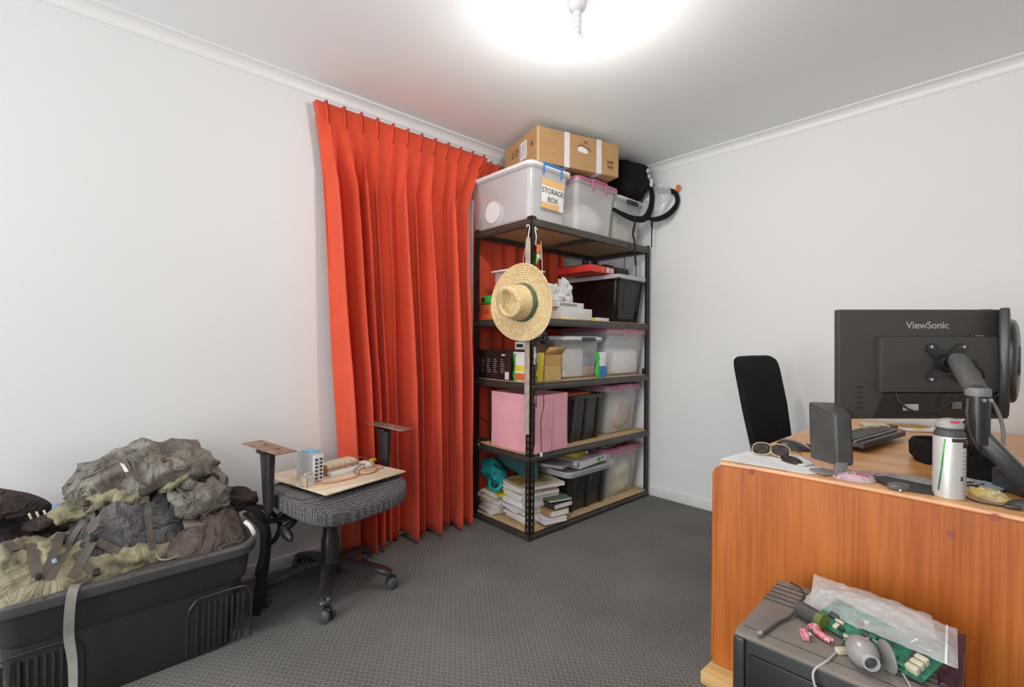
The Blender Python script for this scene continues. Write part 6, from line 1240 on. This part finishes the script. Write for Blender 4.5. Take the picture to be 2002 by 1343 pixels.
# printed circuit board inside clear bags
t = thing('circuit_board', 'green circuit board tilted on the tower under the clear bags', 'circuit board', PT(0.24, 0.15, zt))
b0, b1 = PT(0.135, 0.165, zt + 0.008), PT(0.320, 0.080, zt + 0.008); bd = (b1 - b0).normalized(); bn = Vector((-bd.y, bd.x, 0)); BR = Matrix((bd, (bn * 0.93 + Vector((0, 0, 0.36))).normalized(), bd.cross((bn * 0.93 + Vector((0, 0, 0.36))).normalized()))).transposed(); bc = (b0 + b1) / 2
w = MB(); w.box(bc + BR @ Vector((0, 0.045, 0)), (0.235, 0.095, 0.002), 0, R=BR); w.done('board', m_pcb, t)
random.seed(4)
for k in range(16): MB().box(bc + BR @ Vector((random.uniform(-0.1, 0.1), random.uniform(0.005, 0.085), 0.004)), (random.uniform(0.006, 0.022), random.uniform(0.006, 0.016), 0.006), 0.001, R=BR).done('chip', [m_ink, m_dgrey, m_pcb, m_cream][k % 4], t)
for k in range(3): MB().box(bc + BR @ Vector((0.095, 0.012 + k * 0.016, 0.008)), (0.022, 0.012, 0.014), 0.001, R=BR).done('connector', m_cream, t)
t = thing('battery_pack', 'dark cylindrical battery pack with green end beside the bagged board', 'battery', PT(0.11, 0.16, zt))
w = MB(); w.cyl(PT(0.090, 0.178, zt + 0.020), PT(0.150, 0.150, zt + 0.020), 0.018, n=20); w.done('body', m_dgrey, t); w = MB(); w.cyl(PT(0.138, 0.1555, zt + 0.020), PT(0.152, 0.149, zt + 0.020), 0.0185, n=20); w.done('end_band', mat('olive_green_print', (0.12, 0.16, 0.03, 1), 0.4, var=0.1), t)
def sheetbag(name, label, P4, seed, lift, m_=None, seam=True):
    """limp clear bag: P4 = corners (left-near, right-near, right-far, left-far)"""
    a, b_, c, d = [Vector(p) for p in P4]; t = thing(name, label, 'bag', a)
    def f(u, v, s_):
        p = (a.lerp(b_, u)).lerp(d.lerp(c, u), v); bulge = (math.sin(PI * u) * math.sin(PI * v)) ** 0.5
        n = noise.noise(Vector((u * 7, v * 4, seed))) * 0.5 + 0.4 * (0.4 - abs(noise.noise(Vector((u * 13, v * 6, seed + 3)))) * 2)
        return p + Vector((0, 0, (lift * bulge + 0.010 * n) if s_ > 0 else 0.002 * n))
    w = MB(); w.grid(60, 34, lambda u, v: f(u, v, 1)); w.grid(20, 12, lambda u, v: f(u, v, -1)); o = w.done('film', m_ or m_bag, t, ang=90)
    if seam:
        w = MB(); w.ribbon([f(0.94, v / 8, 1) + Vector((0, 0, 0.001)) for v in range(9)], 0.004, 0.0006, (0, 0, 1)); w.done('seal_strip', m_rim, t)
    return t
sheetbag('plastic_bag', 'large crinkled clear plastic bag lying over the green circuit board', (PT(0.085, 0.225, zt + 0.010), PT(0.385, 0.095, zt + 0.050), PT(0.378, 0.25, zt + 0.060), PT(0.10, 0.30, zt + 0.035)), 2, 0.030)
sheetbag('plastic_bag', 'second clear plastic bag sticking out behind at the far edge of the tower top', (PT(0.10, 0.23, zt + 0.006), PT(0.345, 0.25, zt + 0.02), PT(0.33, 0.345, zt + 0.03), PT(0.085, 0.345, zt + 0.045)), 9, 0.018, seam=False)
t = thing('purple_bag', 'purple tinted antistatic bag at the right edge of the tower', 'bag', PT(0.37, 0.15, zt))
w = MB(); w.grid(12, 20, lambda u, v: PT(0.355 + 0.035 * u, 0.10 + 0.22 * v, zt + 0.004 + 0.022 * v * u + 0.006 * noise.noise(Vector((u * 5, v * 9, 2))))); o = w.done('film', m_purple, t); mo = o.modifiers.new('s', 'SOLIDIFY'); mo.thickness = 0.001
# webcam
t = thing('webcam', 'silver grey egg-shaped webcam lying on the tower with its cable', 'webcam', PT(0.24, 0.03, zt))
wc = PT(0.238, 0.062, zt + 0.030); wd = (Vector((0.55, -0.80, 0.02))).normalized(); wx = wd.cross(Vector((0, 0, 1))).normalized(); wR = Matrix((wx, wd.cross(wx) * -1, wd)).transposed()
m_silver = mat('silver_grey_plastic', (0.40, 0.375, 0.36, 1), 0.3, metal=0.2, var=0.04)
w = MB(); w.lathe([(0.001, -0.036), (0.013, -0.034), (0.022, -0.026), (0.0275, -0.012), (0.029, 0.0), (0.0275, 0.012), (0.023, 0.023), (0.017, 0.031), (0.0155, 0.034)], wc, R=wR, n=36); w.done('shell', m_silver, t, ang=60)
w = MB(); w.lathe([(0.0155, 0.031), (0.0165, 0.036), (0.0155, 0.040), (0.0125, 0.040), (0.012, 0.034)], wc, R=wR, n=32); w.done('focus_ring', m_lgrey, t)
w = MB(); w.lathe([(0.012, 0.034), (0.010, 0.036), (0.006, 0.0375), (0.001, 0.038)], wc, R=wR, n=24); w.done('lens', m_dgrey, t)
w = MB(); w.blob(PT(0.278, 0.078, zt + 0.032), (0.006, 0.023, 0.031), R=Matrix.Rotation(0.85, 3, 'Z') @ Matrix.Rotation(-0.5, 3, 'X'), se=2.2, nu=32, nv=20); w.done('clip_fin', mat('fin_grey', (0.23, 0.23, 0.22, 1), 0.4, var=0.05), t)
def gz(px, py, zz): return at(px, py, 'z', zz)
w = MB(); w.tube([gz(1745, 1288, zt + 0.01), gz(1720, 1262, zt + 0.02), gz(1700, 1248, zt + 0.022), gz(1670, 1256, zt + 0.012), gz(1640, 1272, zt + 0.004), gz(1617, 1292, zt + 0.004), PT(0.165, -0.012, zt - 0.015), PT(0.180, -0.02, zt - 0.06), PT(0.205, -0.02, zt - 0.12), PT(0.215, -0.02, zt - 0.2)], 0.0024, n=8)
w.tube([gz(1718, 1245, zt + 0.02), gz(1738, 1272, zt + 0.012), gz(1755, 1300, zt + 0.006), gz(1770, 1325, zt + 0.004), gz(1785, 1350, zt + 0.004)], 0.0022, n=8); w.done('cord', m_lgrey, t)
# red braided keychain
t = thing('braided_keychain', 'red and white braided cord keychain lying on the dusty tower top', 'keychain', gz(1595, 1240, zt))
m_braid = mat('red_braid', (0.62, 0.03, 0.09, 1), 0.6, col2=(0.75, 0.5, 0.52, 1), vscale=190)
def braid(P, r, n):
    P = smooth(P, 8); w = MB(); L_ = len(P)
    for ph in (0, 2.1, 4.2):
        Q = []
        for i, p in enumerate(P):
            d = (P[min(i + 1, L_ - 1)] - P[max(i - 1, 0)]).normalized(); s = d.cross(Vector((0, 0, 1))).normalized(); f = i / (L_ - 1) * n * 2 * PI + ph
            Q.append(p + s * math.sin(f) * r + Vector((0, 0, math.cos(2 * f) * r * 0.4)))
        w.tube(Q, r * 0.62, n=6, sub=2)
    return w
A = gz(1583, 1238, zt + 0.010); braid([gz(1594, 1232, zt + 0.010), gz(1610, 1243, zt + 0.010), gz(1625, 1252, zt + 0.009)], 0.0065, 3).done('braid', m_braid, t)
braid([gz(1584, 1226, zt + 0.010), gz(1592, 1223, zt + 0.012), gz(1602, 1226, zt + 0.010)], 0.006, 2).done('braid', m_braid, t)
MB().box(gz(1573, 1240, zt + 0.010), (0.016, 0.026, 0.018), 0.004, rz=0.6).done('red_block', m_braid, t); MB().cyl(gz(1583, 1240, zt + 0.012), gz(1587, 1245, zt + 0.010), 0.006, n=14).done('metal_bead', m_chrome, t)
t = thing('patch_lead', 'short dark cable with metal plugs lying on the left of the tower top', 'cable', gz(1520, 1220, zt))
w = MB(); w.tube([gz(1489, 1240, zt + 0.006), gz(1502, 1232, zt + 0.005), gz(1522, 1217, zt + 0.005), gz(1540, 1208, zt + 0.006), gz(1556, 1196, zt + 0.010)], 0.0032, n=8); w.done('wire', m_dgrey, t)
for a, b_ in (((1480, 1240), (1489, 1238)), ((1553, 1200), (1560, 1192))): MB().cyl(gz(*a, zt + 0.007), gz(*b_, zt + 0.009), 0.0062, n=12).done('plug', m_chrome, t)
t = thing('molex_adapter', 'cream coloured power connector between the keychain and the webcam', 'connector', gz(1648, 1255, zt))
for p_, s_ in (((1660, 1247), 0.3), ((1645, 1272), 0.9)): MB().box(gz(*p_, zt + 0.007), (0.022, 0.013, 0.011), 0.001, rz=s_).done('plug', m_cream, t)
w = MB(); w.tube([gz(1655, 1252, zt + 0.006), gz(1649, 1260, zt + 0.012), gz(1648, 1268, zt + 0.007)], 0.003, n=6); w.done('wire', m_dgrey, t)
t = thing('ribbon_lead', 'flat cream cable strip tucked under the circuit board', 'cable', gz(1745, 1250, zt))
w = MB(); w.ribbon([gz(1722, 1246, zt + 0.012), gz(1745, 1256, zt + 0.010), gz(1768, 1266, zt + 0.012)], 0.010, 0.001, (0, 0, 1)); w.done('strip', m_cream, t)
w = MB(); w.tube([gz(1738, 1262, zt + 0.006), gz(1765, 1276, zt + 0.005), gz(1795, 1294, zt + 0.005), gz(1825, 1291, zt + 0.006)], 0.0022, n=6); tag(w.done('cable', m_cream), 'thin cream wire snaking right of the webcam on the tower', 'cable')
w = MB(); w.tube([gz(1545, 1138, zt + 0.006), gz(1565, 1150, zt + 0.010), gz(1572, 1165, zt + 0.008), gz(1562, 1180, zt + 0.006)], 0.0018, n=6); tag(w.done('cable', m_blk), 'thin black wire loop at the far left of the tower top', 'cable')
